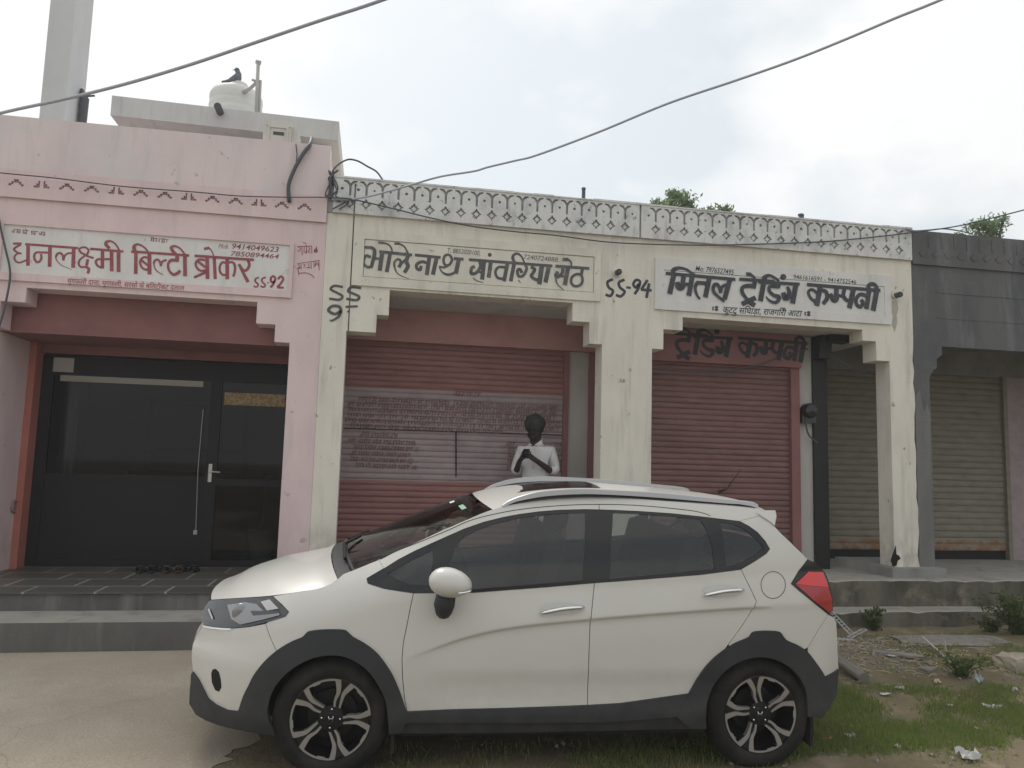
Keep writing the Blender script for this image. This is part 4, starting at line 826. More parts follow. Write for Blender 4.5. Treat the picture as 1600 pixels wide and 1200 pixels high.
# ------------------------------------------------------------------ cables and hoses
def cable(name, pts, r, m, label, cat='cable', n=8, group=None):
    P = spline([tuple(at(px, py, Y)) for px, py, Y in pts], n); mb = MB(); mb.tube(P, r, 8); return tag(mb.build(name, m, smooth=True), label, cat, group)
cable('overhead_cable', [(-120, 210, 7.6), (0, 177, 7.2), (100, 155, 6.9), (200, 130, 6.6), (300, 100, 6.3), (400, 66, 6.0), (500, 32, 5.7), (597, 0, 5.4), (760, -62, 5.0)], .0135, 'cable_grey', 'thick grey cable crossing the sky above the pink shop')
cable('overhead_cable', [(519, 311.5, 8.43), (548, 311.5, 8.40), (577, 306.6, 8.3), (610, 298, 8.2), (642, 289, 8.05), (688, 276, 7.9), (740, 267.6, 7.7), (763, 261, 7.6), (805, 251, 7.4), (840, 242, 7.2), (935, 206.5, 6.9), (1043, 162, 6.5), (1152, 125, 6.1), (1240, 94, 5.8), (1320, 62, 5.5), (1400, 28, 5.2), (1472, -1, 5.0), (1640, -75, 4.5)], .0115, 'cable_grey', 'long grey cable rising from the wall corner to the sky above the white shop')
cable('wall_cable', [(-60, 262, 8.35), (0, 270, 8.37), (88, 278.5, 8.38), (189, 291, 8.4), (304, 300, 8.41), (371, 306, 8.41), (439, 308, 8.41), (513, 308.5, 8.42), (550, 312, 8.42)], .0065, 'rubber_cable', 'thin dark cable sagging along the pink parapet band')
cable('wall_cable', [(519, 309, 8.40), (548, 311, 8.39), (610, 325, 8.40), (675, 341, 8.41), (740, 354, 8.42), (805, 362, 8.43), (870, 368, 8.43), (960, 379, 8.43), (1080, 383, 8.43), (1160, 382, 8.43), (1280, 378, 8.43), (1360, 371, 8.42), (1420, 364, 8.40), (1480, 356, 8.2), (1520, 348, 8.1), (1600, 328, 7.9), (1700, 300, 7.6)], .008, 'rubber_cable', 'thin dark cable drooping across the white shop front to the right')
cable('wall_cable', [(1410, 358, 8.62), (1416, 356.5, 8.5), (1422, 361, 8.4), (1450, 359.5, 8.7), (1475, 357.5, 8.9), (1500, 361, 9.2), (1520, 366, 9.4)], .009, 'rubber_cable', 'short dark cable looping over the sooty parapet corner')
cable('cable_loop', [(519, 309, 8.45), (516.5, 290, 8.44), (519, 271, 8.44), (522, 264, 8.45), (530, 256, 8.48), (540, 250.5, 8.5), (548, 249, 8.52), (560, 252, 8.55), (574, 260, 8.6), (588, 268, 8.66), (598, 281, 8.72)], .010, 'rubber_cable', 'grey cable loop arching above the white parapet corner')
rg = random.Random(8); mb = MB(); base = at(518, 292, 8.46)
for k in range(7):
    pts = [base + Vector((rg.uniform(-.05, .07), rg.uniform(-.03, .02), z_ + rg.uniform(-.02, .02))) for z_ in (.18, .08, -.03, -.12)] + [base + Vector((rg.uniform(.05, .3), -.03 + rg.uniform(-.02, .02), -.14 + rg.uniform(-.03, .01)))]
    if k > 4: pts.append(base + Vector((rg.uniform(.02, .1), -.03, -.26)))
    mb.tube(spline(pts, 5), .0075, 6)
tag(mb.build('cable_bundle', 'rubber_cable', smooth=True), 'tangled bundle of dark cables at the joint of the pink and white shops', 'cables')
cable('hanging_cable', [(-4, 330, 8.44), (1.6, 359, 8.44), (10, 395, 8.44), (14.6, 415, 8.44), (15.6, 434, 8.44), (11, 463, 8.43), (3, 496, 8.43), (-8, 530, 8.43)], .011, 'rubber_cable', 'dark cable hanging down at the left edge of the pink shop')
cable('black_hose', [(487, 216, 8.8), (484, 226, 8.5), (472, 243, 8.45), (459, 267, 8.44), (451, 290, 8.44), (452, 316, 8.45)], [.022] * 41, 'rubber_cable', 'fat black hose hanging over the pink parapet', 'hose')
cable('thin_cable', [(462, 224, 8.7), (462.5, 226, 8.47), (464, 240, 8.47), (463, 252, 8.47)], .006, 'rubber_cable', 'short thin cable below the air conditioner')
cable('slack_cable', [(1291, 541, 9.1), (1305, 556, 9.0), (1320, 567, 8.95), (1340, 577, 8.9), (1368, 586, 8.85)], .012, 'rubber_cable', 'slack dark cable above the pale shutter in the right bay')
cable('slack_cable', [(1015, 576, 9.0), (1080, 582, 9.02), (1130, 580, 9.02), (1180, 571, 9.02), (1220, 558, 9.02), (1262, 545, 9.04)], .010, 'rubber_cable', 'slack dark cable in front of the maroon shutter with the black letters')
mb = MB(); a = at(1306, 529, 9.0); mb.obox(a, (.15, 0, -.008), (0, .1, 0), (.0, 0, .05)); mb.obox(a + Vector((-.16, .06, -.14)), (.085, 0, 0), (0, .08, 0), (.015, 0, .13)); mb.obox(a + Vector((-.17, .06, .01)), (.05, 0, .02), (0, .06, 0), (0, 0, .04))
tag(mb.build('junction_box', 'black'), 'black ragged box and bracket hanging at the lintel over the pale shutter', 'box')
mt = empty('electric_meter', tuple(at(1262, 635, 9.14))); tag(mt, 'dark round electric meter with a looping wire on the white strip', 'meter')
c = at(1263, 642, 9.12); mb = MB(); mb.lathe([(.02, -.09), (.08, -.08), (.098, -.05), (.10, .04)], c, 'y', 24); mb.box(c.x - .1, c.x + .1, c.y - .02, c.y + .06, c.z - .16, c.z - .02); local(mb.build('meter_body', 'piano', smooth=True, angle=35), mt)
mb = MB(); mb.tube(spline([tuple(at(px, py, 9.10)) for px, py in ((1260, 652), (1260, 668), (1264, 680), (1270, 686), (1277, 692))], 5), .012, 8); local(mb.build('meter_wire', 'rubber_cable'), mt)
mb = MB(); r_ = ray(23, 791); c = EYE + r_ * (-3.862 / r_.x); mb.tube([c + Vector((0, .075 * math.cos(t_ * math.pi / 8), .062 * math.sin(t_ * math.pi / 8))) for t_ in range(17)], .014, 8); mb.lathe([(.05, .002), (.045, .01)], c + Vector((-.012, 0, 0)), 'x', 16)
tag(mb.build('wall_ring', 'pink_dark', smooth=True), 'dark round ring fitting on the pink recess wall at far left', 'ring')
for px, py, h, r, lb in ((912, 294, .17, .022, 'short upright iron stub on the middle of the white parapet'), (1251, 335, .09, .03, 'short iron stub on the right half of the white parapet')):
    p = at(px, py, 8.62); mb = MB(); mb.tube([(p.x, 8.62, 4.8), (p.x + (.0 if px < 1000 else .015), 8.62, p.z)], r, 10); mb.tube([(p.x, 8.62, p.z - .02), (p.x, 8.62, p.z + .003)], r * 1.15, 10)
    tag(mb.build('iron_stub', 'rubber_cable'), lb, 'pipe stub')
# footwear heap by the glass door
sh_lab = ['dark slipper at the left end of the row before the glass door', 'dark slipper second in the row before the glass door', 'brownish slipper in the middle of the row before the glass door', 'dark slipper at the right end of the row before the glass door']
for i, px in enumerate((230, 248, 272, 294)):
    p = gnd(px, 893, .43); mb = MB(); y = 9.25 + .06 * (i % 2)
    for s_ in (-.06, .06):
        mb.lathe([(.001, 0), (.045, 0), (.05, .02), (.001, .022)], (0, 0, 0), 'z', 12); o_ = len(mb.v) - 48
        for q in range(o_, len(mb.v)): v = mb.v[q]; mb.v[q] = (p.x + s_ + v[0] * .9, y + v[1] * 2.6, .426 + v[2])
        mb.tube(spline([(p.x + s_ - .045, y - .01, .44), (p.x + s_ - .02, y - .04, .49), (p.x + s_ + .02, y - .04, .49), (p.x + s_ + .045, y - .01, .44)], 4), .016, 6)
    tag(mb.build('slippers', 'wood' if i == 2 else 'black', smooth=True), sh_lab[i], 'footwear', 'slippers outside the glass door')

# ------------------------------------------------------------------ trees and plants
def leafquad(mb, c, s, rg, m=0, droop=0):
    n = Vector((rg.gauss(0, 1), rg.gauss(0, 1), rg.gauss(.5, .7))).normalized(); a = n.cross(Vector((rg.gauss(0, 1), rg.gauss(0, 1), rg.gauss(0, 1)))).normalized(); b = n.cross(a)
    mb.add([c - a * s, c + b * s * .38, c + a * s, c - b * s * .38], [(0, 1, 2, 3)], m)
def tree(label, x, y, top, blobs, seed, leaf=.045, dens=1.0):
    rg = random.Random(seed); t = empty('tree', (x, y, 0)); tag(t, label, 'tree')
    mb = MB(); zt_ = top - 1.2
    mb.tube(spline([(x, y, -.1), (x + .08, y, zt_ * .4), (x - .05, y + .05, zt_ * .8), (x, y, zt_)], 5), [.13 - .07 * i / 15 for i in range(16)], 8)
    lv = MB()
    for bx, bz, br in [(q[0], q[1] - .06, q[2] * .72) for q in blobs]:
        c = Vector((bx, y + rg.uniform(-.3, .3), bz)); base = Vector((x, y, zt_ - rg.uniform(0, .5)))
        for k in range(int(13 * br / .3)):
            d = Vector((rg.gauss(0, .6), rg.gauss(0, .6), abs(rg.gauss(.35, .5)))); d = d.normalized() * br * rg.uniform(.55, 1.25); e = c + d
            pts = spline([c - d * .2, c + d * .5 + Vector((0, 0, .05)), e, e + Vector((d.x * .25, d.y * .25, -.06))], 4)
            if k == 0: mb.tube(spline([base, (base + c) / 2 + Vector((0, 0, .1)), c], 4), [.05, .045, .042, .04, .036, .033, .03, .026, .02], 6)
            mb.tube(pts, [.012] * 5 + [.008] * 4 + [.005] * (len(pts) - 9), 4, caps=False)
            for q in range(int(26 * dens)):
                p = pts[rg.randint(2, len(pts) - 1)] + Vector((rg.gauss(0, .05), rg.gauss(0, .05), rg.gauss(0, .04)))
                leafquad(lv, p, leaf * rg.uniform(.6, 1.3), rg)
    local(mb.build('trunk', 'bark', smooth=True), t); local(lv.build('crown', 'leaf', recalc=False), t)
def W(px, py, Y): p = at(px, py, Y); return (p.x, p.z)
YTR = 13.5
def blobs(lst, Y): return [(*W(px, py, Y), r) for px, py, r in lst]
tree('bushy green tree top behind the middle of the white parapet', W(1052, 320, YTR)[0], YTR, W(1052, 300, YTR)[1], blobs([(1042, 322, .32), (1062, 318, .38), (1078, 322, .26), (1052, 312, .26), (1014, 322, .2), (1026, 318, .2), (1070, 308, .18)], YTR), 3)
tree('small tree top right of the bushier one behind the white parapet', W(1112, 330, YTR)[0], YTR, W(1112, 318, YTR)[1], blobs([(1110, 328, .22), (1122, 330, .18), (1132, 335, .14), (1104, 332, .16)], YTR), 5)
tree('feathery green tree top behind the sooty parapet at right', W(1545, 370, YTR)[0], YTR, W(1545, 340, YTR)[1], blobs([(1540, 358, .36), (1558, 350, .32), (1528, 352, .24), (1562, 362, .26), (1545, 372, .3), (1515, 364, .14), (1570, 342, .15)], YTR), 9)
def weed(label, px, py, h, n, seed, spread=.25, name='weed', m='leaf_dark', leaf=.03, z=0):
    rg = random.Random(seed); p = gnd(px, py, z); p.z = gz(p.x, p.y) if z == 0 else z; t = empty(name, p); tag(t, label, 'weed')
    st = MB(); lv = MB()
    for k in range(n):
        d = Vector((rg.gauss(0, spread), rg.gauss(0, spread * .6), h * rg.uniform(.45, 1)))
        pts = spline([p + Vector((d.x * .1, d.y * .1, -.02)), p + Vector((d.x * .4, d.y * .4, d.z * .6)), p + d], 4); st.tube(pts, [.004] * 5 + [.002] * (len(pts) - 5), 4, caps=False)
        for q in range(20): leafquad(lv, pts[rg.randint(1, len(pts) - 1)] + Vector((rg.gauss(0, .025), rg.gauss(0, .025), rg.gauss(0, .02))), leaf * rg.uniform(.5, 1.2), rg)
    local(st.build('stems', 'leaf_dark'), t); local(lv.build('foliage', m, recalc=False), t)
weed('dark leafy weed against the ledge behind the tail of the car', 1366, 988, .24, 22, 1, .10)
weed('large leafy bush at the right edge before the mossy platform', 1592, 1000, .45, 60, 2, .26, 'bush')
weed('tall thin weed standing in the rubble at right', 1502, 1060, .20, 24, 3, .12, leaf=.022)
weed('low weed tuft growing between the bush and the platform', 1548, 990, .20, 20, 4, .16, leaf=.025)
weed('leafy weed growing from the ledge top at far right', 1580, 955, .16, 16, 5, .14, z=.2)
# grass: uncountable
rg = random.Random(5); mb = MB(); cnt = 0
while cnt < 36000:
    x = rg.uniform(-.6, 6.4); y = rg.uniform(3.9, 7.7)
    dn = noise.noise(Vector((x * .8, y * 1.1, 2))) + .5 * noise.noise(Vector((x * 2.6, y * 2.6, 9)))
    band = sm(4.5, 4.8, y) * (1 - sm(5.6, 6.4, y)) * sm(2.0, 3.2, x) * 1.35 + .3 * sm(-.6, .6, x) * sm(5.2, 4.8, y) * sm(4.2, 4.6, y) + .35 * sm(4.9, 5.8, x) * (1 - sm(7.2, 7.7, y))
    if rg.random() > band * (.52 + dn * 1.9): continue
    h = rg.uniform(.02, .065) * (1 if y > 4.5 else .7); a_ = rg.uniform(0, 6.28); d = Vector((math.cos(a_), math.sin(a_), 0)); c = Vector((x, y, gz(x, y) - .003)); l_ = Vector((rg.gauss(0, .35), rg.gauss(0, .35), 1)) * h
    mb.add([c - d * .005, c + d * .005, c + l_], [(0, 1, 2)]); cnt += 1
tag(mb.build('grass', 'grass', recalc=False), kind='stuff')
# gravel: uncountable
rg = random.Random(6); mb = MB(); ico = [(0, 0, 1), (.9, 0, .1), (-.45, .8, .1), (-.45, -.8, .1), (.3, .4, -.8), (-.5, .1, -.7)]
fs = [(0, 1, 2), (0, 2, 3), (0, 3, 1), (1, 4, 2), (2, 5, 3), (3, 5, 1), (1, 5, 4), (4, 5, 2)]
for k in range(1500):
    if k < 900: x = rg.gauss(4.45, .45); y = rg.gauss(6.85, .38)
    else: x = rg.uniform(1.2, 6.3); y = rg.uniform(3.9, 7.6)
    s = rg.uniform(.006, .02) * (1.2 if rg.random() < .1 else 1); q = Matrix.Rotation(rg.uniform(0, 6.28), 3, 'Z') @ Matrix.Rotation(rg.uniform(-.5, .5), 3, 'X')
    mb.add([Vector((x, y, gz(x, y) + s * .3)) + q @ Vector(v) * s for v in ico], fs)
tag(mb.build('gravel', 'stone', recalc=False), kind='stuff')
# dead stalks
rg = random.Random(12); mb = MB()
for k in range(260):
    x = rg.gauss(5.0, .6); y = rg.gauss(6.7, .4); a_ = rg.gauss(.2, .8); l_ = rg.uniform(.03, .12); z = gz(x, y) + .012
    d = Vector((math.cos(a_), math.sin(a_), rg.gauss(0, .12))) * l_; mb.tube([Vector((x, y, z)), Vector((x, y, z + .01)) + d * .5, Vector((x, y, z)) + d], .0028, 4)
tag(mb.build('dry_stalks', 'straw', recalc=False), kind='stuff')
# litter and rubble lying about
def G(px, py):
    p = gnd(px, py, -.05)
    for _ in range(6): p = gnd(px, py, gz(p.x, p.y))
    return p
def slabbit(name, px, py, sx, sy, sz, rz, m, label, cat, seed=1, tilt=0):
    rg = random.Random(seed); p = G(px, py); bm = bmesh.new(); bmesh.ops.create_cube(bm, size=1); bmesh.ops.subdivide_edges(bm, edges=bm.edges, cuts=3, use_grid_fill=True)
    for v in bm.verts:
        f = 1 - .18 * (abs(v.co.x * 2) ** 3 + abs(v.co.y * 2) ** 3) * .5
        v.co = Vector((v.co.x * sx * (1 + rg.uniform(-.08, .08)), v.co.y * sy * (1 + rg.uniform(-.08, .08)), v.co.z * sz * f * (1 + rg.uniform(-.15, .15))))
    me = bpy.data.meshes.new(name); bm.to_mesh(me); bm.free(); me.materials.append(M[m]); o = bpy.data.objects.new(name, me); COL.objects.link(o)
    o.location = p + Vector((0, 0, sz * .3)); o.rotation_euler = (tilt, 0, rz); return tag(o, label, cat)
slabbit('sandstone_block', 1585, 1045, .30, .2, .16, .3, 'stone_pale', 'pale broken sandstone block at the right edge of the ground', 'stone', 1)
slabbit('concrete_slab', 1486, 1004, 1.15, .36, .05, -.05, 'stone', 'wide low slab of broken grey concrete lying before the ledge', 'concrete slab', 7)
slabbit('stone_slab', 1402, 1024, .42, .11, .03, -.55, 'stone', 'long flat grey stone lying in the gravel behind the car', 'stone', 2)
slabbit('stone_slab', 1450, 1050, .14, .1, .05, .4, 'stone', 'small squarish grey stone in the dry stalks', 'stone', 3)
def scrap(px, py, s, m, label, seed, asp=1.0, name='paper_scrap', cat='litter', h=.35):
    rg = random.Random(seed); p = G(px, py); mb = MB(); n = 6; vs = []
    for j in range(n):
        for i in range(n): vs.append(p + Vector(((i / (n - 1) - .5) * s * asp + rg.gauss(0, s * .05), (j / (n - 1) - .5) * s + rg.gauss(0, s * .05), .012 + abs(rg.gauss(0, h)) * s * .5)))
    mb.add(vs, [(j * n + i, j * n + i + 1, (j + 1) * n + i + 1, (j + 1) * n + i) for j in range(n - 1) for i in range(n - 1)]); return tag(mb.build(name, m), label, cat)
scrap(1384, 1087, .035, 'litter', 'small white plastic strip lying in the grass near the rear wheel', 1, 2.6)
scrap(1406, 1078, .045, 'litter', 'torn white scrap at the top edge of the grass patch', 2, 1.5)
scrap(1513, 1186, .095, 'litter', 'crumpled white plastic ball near the bottom right corner', 3, 1.2, h=.5)
scrap(1550, 1108, .06, 'litter', 'ragged long white scrap in the grass at right', 4, 2.2, h=.5)
scrap(1585, 1082, .05, 'litter', 'small whitish scrap at the right edge below the sandstone block', 5, 1.0, h=.6)
scrap(1291, 1158, .04, 'litter_red', 'red and white wrapper on the dirt behind the rear wheel', 6, 2.0)
scrap(1330, 1153, .05, 'litter_blue', 'bluish crumpled wrapper on the dirt behind the rear wheel', 7, 1.3, h=.5)
scrap(1485, 1105, .04, 'litter', 'tiny white scrap in the middle of the grass patch', 8, 1.4)
scrap(1402, 1170, .03, 'litter', 'tiny white scrap on the bare dirt low in the picture', 9, 1.0, h=.6)
scrap(1528, 1142, .035, 'litter', 'pale flattened scrap on the dirt right of centre of the grass edge', 10, 1.5)
scrap(1464, 1069, .04, 'straw', 'curled yellowish husk below the white rod', 11, 1.8, h=.8, name='dry_husk')
scrap(1530, 1068, .06, 'litter_blue', 'small bent pale cup beside the tall thin weed', 12, 1.0, h=.9, name='paper_cup')
scrap(1394, 1027, .05, 'litter_blue', 'bluish white packet lying on the flat grey stone', 13, 2.2)
mb = MB(); a = G(1442, 1010); b = G(1488, 1040); mb.tube([a + Vector((0, 0, .09)), b + Vector((0, 0, .02))], .009, 8); mb.tube([(a + b) / 2 + Vector((.09, 0, .13)), (a + b) / 2 + Vector((.1, 0, .03))], .006, 6)
tag(mb.build('white_rod', 'litter'), 'thin white rod with a side prong lying across the rubble', 'rod')
mb = MB(); a = G(1318, 1050); b = G(1350, 1068); a.z += .07; b.z += .045; mb.tube([a - (b - a) * .7, b], .045, 20); mb.tube([b - (b - a) * .04, b + (b - a) * .02], .047, 20)
tag(mb.build('steel_pipe', 'steel', smooth=True, angle=40), 'grey steel pipe stub poking out beside the rear bumper', 'pipe')
# bent rack of painted angle steel
mb = MB()
def angle_iron(a, b, wd=.035, n=9):
    a, b = Vector(a), Vector(b); d = (b - a); side = d.cross(Vector((0, 0, 1))).normalized() * wd; up_ = Vector((0, 0, wd))
    for off in (side * .0, side): mb.tube([a + off, b + off], .007, 6)
    for i in range(n + 1): p = a + d * i / n; mb.tube([p, p + side + d * .3 / n], .006, 5)
P1 = at(1300, 955, 7.75); P2 = at(1336, 993, 7.45); P3 = at(1323, 1003, 7.3); P4 = at(1346, 983, 7.5); P5 = at(1300, 1003, 7.25); P6 = at(1334, 1012, 7.15)
for p_ in (P1, P2, P3, P4, P5, P6): p_.z = max(p_.z, gz(p_.x, p_.y) + .02)
angle_iron(P1, P2, .06); angle_iron(P3, P4, .05, 4); angle_iron(P5, P6, .05, 6); mb.tube([P4, P4 + Vector((.07, .0, -.02))], .008, 6)
tag(mb.build('steel_rack', 'gal'), 'bent grey slotted steel rack lying against the ledge behind the car', 'rack')

# ------------------------------------------------------------------ person under the veranda, looking down at a phone
def skin_mesh(name, nodes, edges, m, parent=None, root=0, sub=2):
    bm = bmesh.new(); sl = bm.verts.layers.skin.verify(); vs = []
    for i, (p, r) in enumerate(nodes):
        v = bm.verts.new(p); vs.append(v); v[sl].radius = r if isinstance(r, tuple) else (r, r); v[sl].use_root = (i == root)
    for a, b in edges: bm.edges.new((vs[a], vs[b]))
    me = bpy.data.meshes.new(name); bm.to_mesh(me); bm.free(); me.materials.append(M[m]); o = bpy.data.objects.new(name, me); COL.objects.link(o)
    k = o.modifiers.new('skin', 'SKIN'); k.use_smooth_shade = True
    ss = o.modifiers.new('sub', 'SUBSURF'); ss.levels = sub; ss.render_levels = sub
    if parent is not None: o.parent = parent
    return o
PX = at(834, 690, 9.06)
nodes = [((0, 0, .94), (.15, .11)), ((0, 0, 1.12), (.135, .10)), ((0, .01, 1.30), (.16, .11)), ((0, .01, 1.44), (.09, .075)), ((-.005, -.015, 1.52), .064), ((-.015, -.035, 1.60), (.075, .09)), ((-.02, -.03, 1.69), (.078, .092)), ((-.02, -.02, 1.75), .05),
         ((.185, .01, 1.385), .054), ((.235, .0, 1.13), .043), ((.05, -.26, 1.28), .032), ((0, -.31, 1.32), (.036, .02)),
         ((-.185, .01, 1.385), .054), ((-.225, -.06, 1.13), .043), ((-.14, -.26, 1.26), .032), ((-.09, -.32, 1.315), (.036, .02)),
         ((.095, 0, .86), .10), ((.11, -.01, .48), .062), ((.11, .04, .09), .042), ((.125, -.12, .035), .034),
         ((-.095, 0, .86), .10), ((-.11, -.01, .48), .062), ((-.11, .04, .09), .042), ((-.13, -.12, .035), .034),
         ((-.03, -.135, 1.615), .014)]
edges = [(0, 1), (1, 2), (2, 3), (3, 4), (4, 5), (5, 6), (6, 7), (2, 8), (8, 9), (9, 10), (10, 11), (2, 12), (12, 13), (13, 14), (14, 15), (0, 16), (16, 17), (17, 18), (18, 19), (0, 20), (20, 21), (21, 22), (22, 23), (5, 24)]
def fingers(palm, sgn):
    pv = nodes[palm][0]
    for k, (dx, l_) in enumerate(((.024, .055), (.009, .066), (-.006, .062), (-.02, .048))):
        b0 = len(nodes); z0 = .012 - .018 * k
        nodes.extend([((pv[0] - sgn * .025, pv[1] - .022, pv[2] + z0 + .02), .0085), ((pv[0] - sgn * (.025 + l_ * .5), pv[1] - .034, pv[2] + z0 + .03), .008), ((pv[0] - sgn * (.02 + l_ * .75), pv[1] - .014, pv[2] + z0 + .034), .0068)])
        edges.extend([(palm, b0), (b0, b0 + 1), (b0 + 1, b0 + 2)])
    b0 = len(nodes); nodes.extend([((pv[0] + sgn * .004, pv[1] - .012, pv[2] + .04), .0095), ((pv[0] - sgn * .014, pv[1] - .030, pv[2] + .072), .008)]); edges.extend([(palm, b0), (b0, b0 + 1)])
fingers(11, 1); fingers(15, -1)
man = skin_mesh('person', nodes, edges, 'skin'); man.location = (PX.x + .03, 9.06, .5); man.rotation_euler = (0, 0, R_(-24)); tag(man, 'man in a white kurta and dark turban looking down at his phone behind the car', 'person')
skin_mesh('kurta', [((0, 0, .62), (.22, .16)), ((0, 0, .92), (.185, .145)), ((0, 0, 1.12), (.165, .13)), ((0, .01, 1.30), (.185, .135)), ((0, .012, 1.425), (.115, .095)), ((-.003, -.004, 1.53), (.078, .074)), ((.19, .01, 1.385), .08), ((.245, .0, 1.14), .07), ((.19, -.08, 1.17), .062), ((-.19, .01, 1.385), .08), ((-.232, -.06, 1.14), .07), ((-.205, -.12, 1.17), .06)],
          [(0, 1), (1, 2), (2, 3), (3, 4), (4, 5), (3, 6), (6, 7), (7, 8), (3, 9), (9, 10), (10, 11)], 'kurta', man, 1)
skin_mesh('trousers', [((0, 0, .9), (.16, .125)), ((.10, 0, .80), .12), ((.115, -.01, .48), .09), ((.112, .03, .1), .075), ((-.10, 0, .80), .12), ((-.115, -.01, .48), .09), ((-.112, .03, .1), .075)], [(0, 1), (1, 2), (2, 3), (0, 4), (4, 5), (5, 6)], 'kurta', man, 0)
mb = MB(); vs = []; seg, rows = 28, 16
for j in range(rows + 1):
    th = math.pi * j / rows * .98
    for i in range(seg):
        ph = 2 * math.pi * i / seg; rr_ = 1 + .035 * math.sin(9 * th + 2.0 * ph) + .03 * math.sin(3 * ph + 5 * th)
        x = math.sin(th) * math.cos(ph) * .128 * rr_; y = math.sin(th) * math.sin(ph) * .142 * rr_; z = math.cos(th) * (.105 if th < 1.57 else .135) * rr_
        vs.append((-.02 + x, -.005 + y + .15 * z, 1.735 + z - (.5 * y if y > 0 else -.28 * y)))
mb.add(vs, [(j * seg + i, j * seg + (i + 1) % seg, (j + 1) * seg + (i + 1) % seg, (j + 1) * seg + i) for j in range(rows) for i in range(seg)]); mb.build('turban', 'turban', man, smooth=True)
skin_mesh('beard', [((-.018, -.088, 1.545), (.042, .032)), ((.056, -.045, 1.60), .034), ((-.094, -.045, 1.60), .034), ((-.02, -.10, 1.50), .028)], [(0, 1), (0, 2), (0, 3)], 'hair', man, 0)
mb = MB(); mb.tube(spline([(.003, -.108, 1.45), (.002, -.128, 1.40), (0, -.142, 1.32), (0, -.14, 1.18)], 5), [.007] * 16, 6); mb.build('placket', 'kurta', man, smooth=True)
for sx in (-.034, .034):
    mb = MB(); mb.ball((-.022 + sx, -.118, 1.648), .011, 0, 10, 8); mb.build('eye', 'hair', man, smooth=True)
mb = MB(); mb.obox((0, 0, 0), (.037, 0, 0), (0, .004, 0), (0, 0, .075)); ph_ = mb.build('mobile_phone', 'phone'); bv = ph_.modifiers.new('b', 'BEVEL'); bv.width = .003; ph_.location = man.location + Matrix.Rotation(R_(-24), 3, 'Z') @ Vector((-.045, -.35, 1.355)); ph_.rotation_euler = (R_(-48), 0, R_(-20)); tag(ph_, 'black mobile phone held in both hands of the man in white', 'phone')

# ------------------------------------------------------------------ car
CA = gnd(516, 1220, -.08); CB_ = gnd(1190, 1206, -.08)
EU = (CB_ - CA); EU.z = 0; WB = EU.length; EU.normalize(); ROLL = R_(2.4); WID = 1.734          # the street is cambered, the car leans with it
EV = Vector((-EU.y * math.cos(ROLL), EU.x * math.cos(ROLL), math.sin(ROLL))); EW = EU.cross(EV)
car = empty('parked_car', CA); car.rotation_euler = Matrix((EU, EV, EW)).transposed().to_euler(); tag(car, 'white hatchback car with dark cladding and roof rails parked in front of the shops', 'car')
def carat(px, py, v):
    r = ray(px, py); P = EYE + r * ((CA + EV * v - EYE).dot(EV) / r.dot(EV)); return ((P - CA).dot(EU), (P - CA).dot(EW))
def lerp_tab(tab, x):
    if x <= tab[0][0]: return tab[0][1]
    for (a, fa), (b, fb) in zip(tab, tab[1:]):
        if x <= b: return fa + (fb - fa) * (x - a) / (b - a)
    return tab[-1][1]
BELT = [(-.95, .66), (-.5, .74), (-.1, .84), (.25, .95), (.45, 1.0), (.9, 1.03), (1.55, 1.068), (2.2, 1.12), (2.55, 1.165), (2.9, 1.18), (3.3, 1.18)]
CRS = [tuple(v) for v in spline([(-.9, .60), (.2, .62), (.45, .69), (.72, .785), (1.0, .845), (1.4, .888), (1.9, .93), (2.55, .972), (3.3, .985)], 8)]
def inset(u, w):
    b = lerp_tab(BELT, u); c = lerp_tab(CRS, u); am = sm(.38, .75, u) * (1 - sm(2.45, 2.62, u) * .75)
    if w < b:
        v = .034 * max(0, (w - c) / max(.05, b - c)) ** 1.15 if w > c else 0
        if w < c:
            t = c - w; v += am * .019 * (1 - math.exp(-t / .009)) * math.exp(-t / .11)
            v += am * .012 * sm(.62, .50, w) * sm(.34, .46, w)
        v += .05 * max(0, (.36 - w) / .2) ** 2
    else:
        k2 = 2.0 + (.62 - 2.0) * sm(.1, .75, u); d = w - b
        v = .034 + .07 * d + k2 * d * d
    f = max(0, (-.02 - u) / .86); v += .40 * f ** 2.6
    r = max(0, (u - 2.62) / .52); v += .20 * r ** 2.2
    return v
def cdrape(px, py, off=0):
    v = .05
    for _ in range(12):
        u, w = carat(px, py, v); v = .5 * v + .5 * (inset(u, w) - off)
    return (u, w)
def D(pts, off=0): return [cdrape(px, py, off) for px, py in pts]
def shrink(lp, d):
    n = len(lp); out = []; A = sum(lp[i][0] * lp[(i + 1) % n][1] - lp[(i + 1) % n][0] * lp[i][1] for i in range(n)); s = 1 if A > 0 else -1
    for i in range(n):
        p0, p1, p2 = Vector(lp[i - 1]), Vector(lp[i]), Vector(lp[(i + 1) % n]); a = (p1 - p0).normalized(); b = (p2 - p1).normalized()
        na = Vector((-a.y, a.x)) * s; nb = Vector((-b.y, b.x)) * s; m_ = na + nb
        if m_.length < 1e-6: m_ = na
        m_.normalize(); out.append(tuple(p1 + m_ * d / max(.4, m_.dot(na))))
    return out
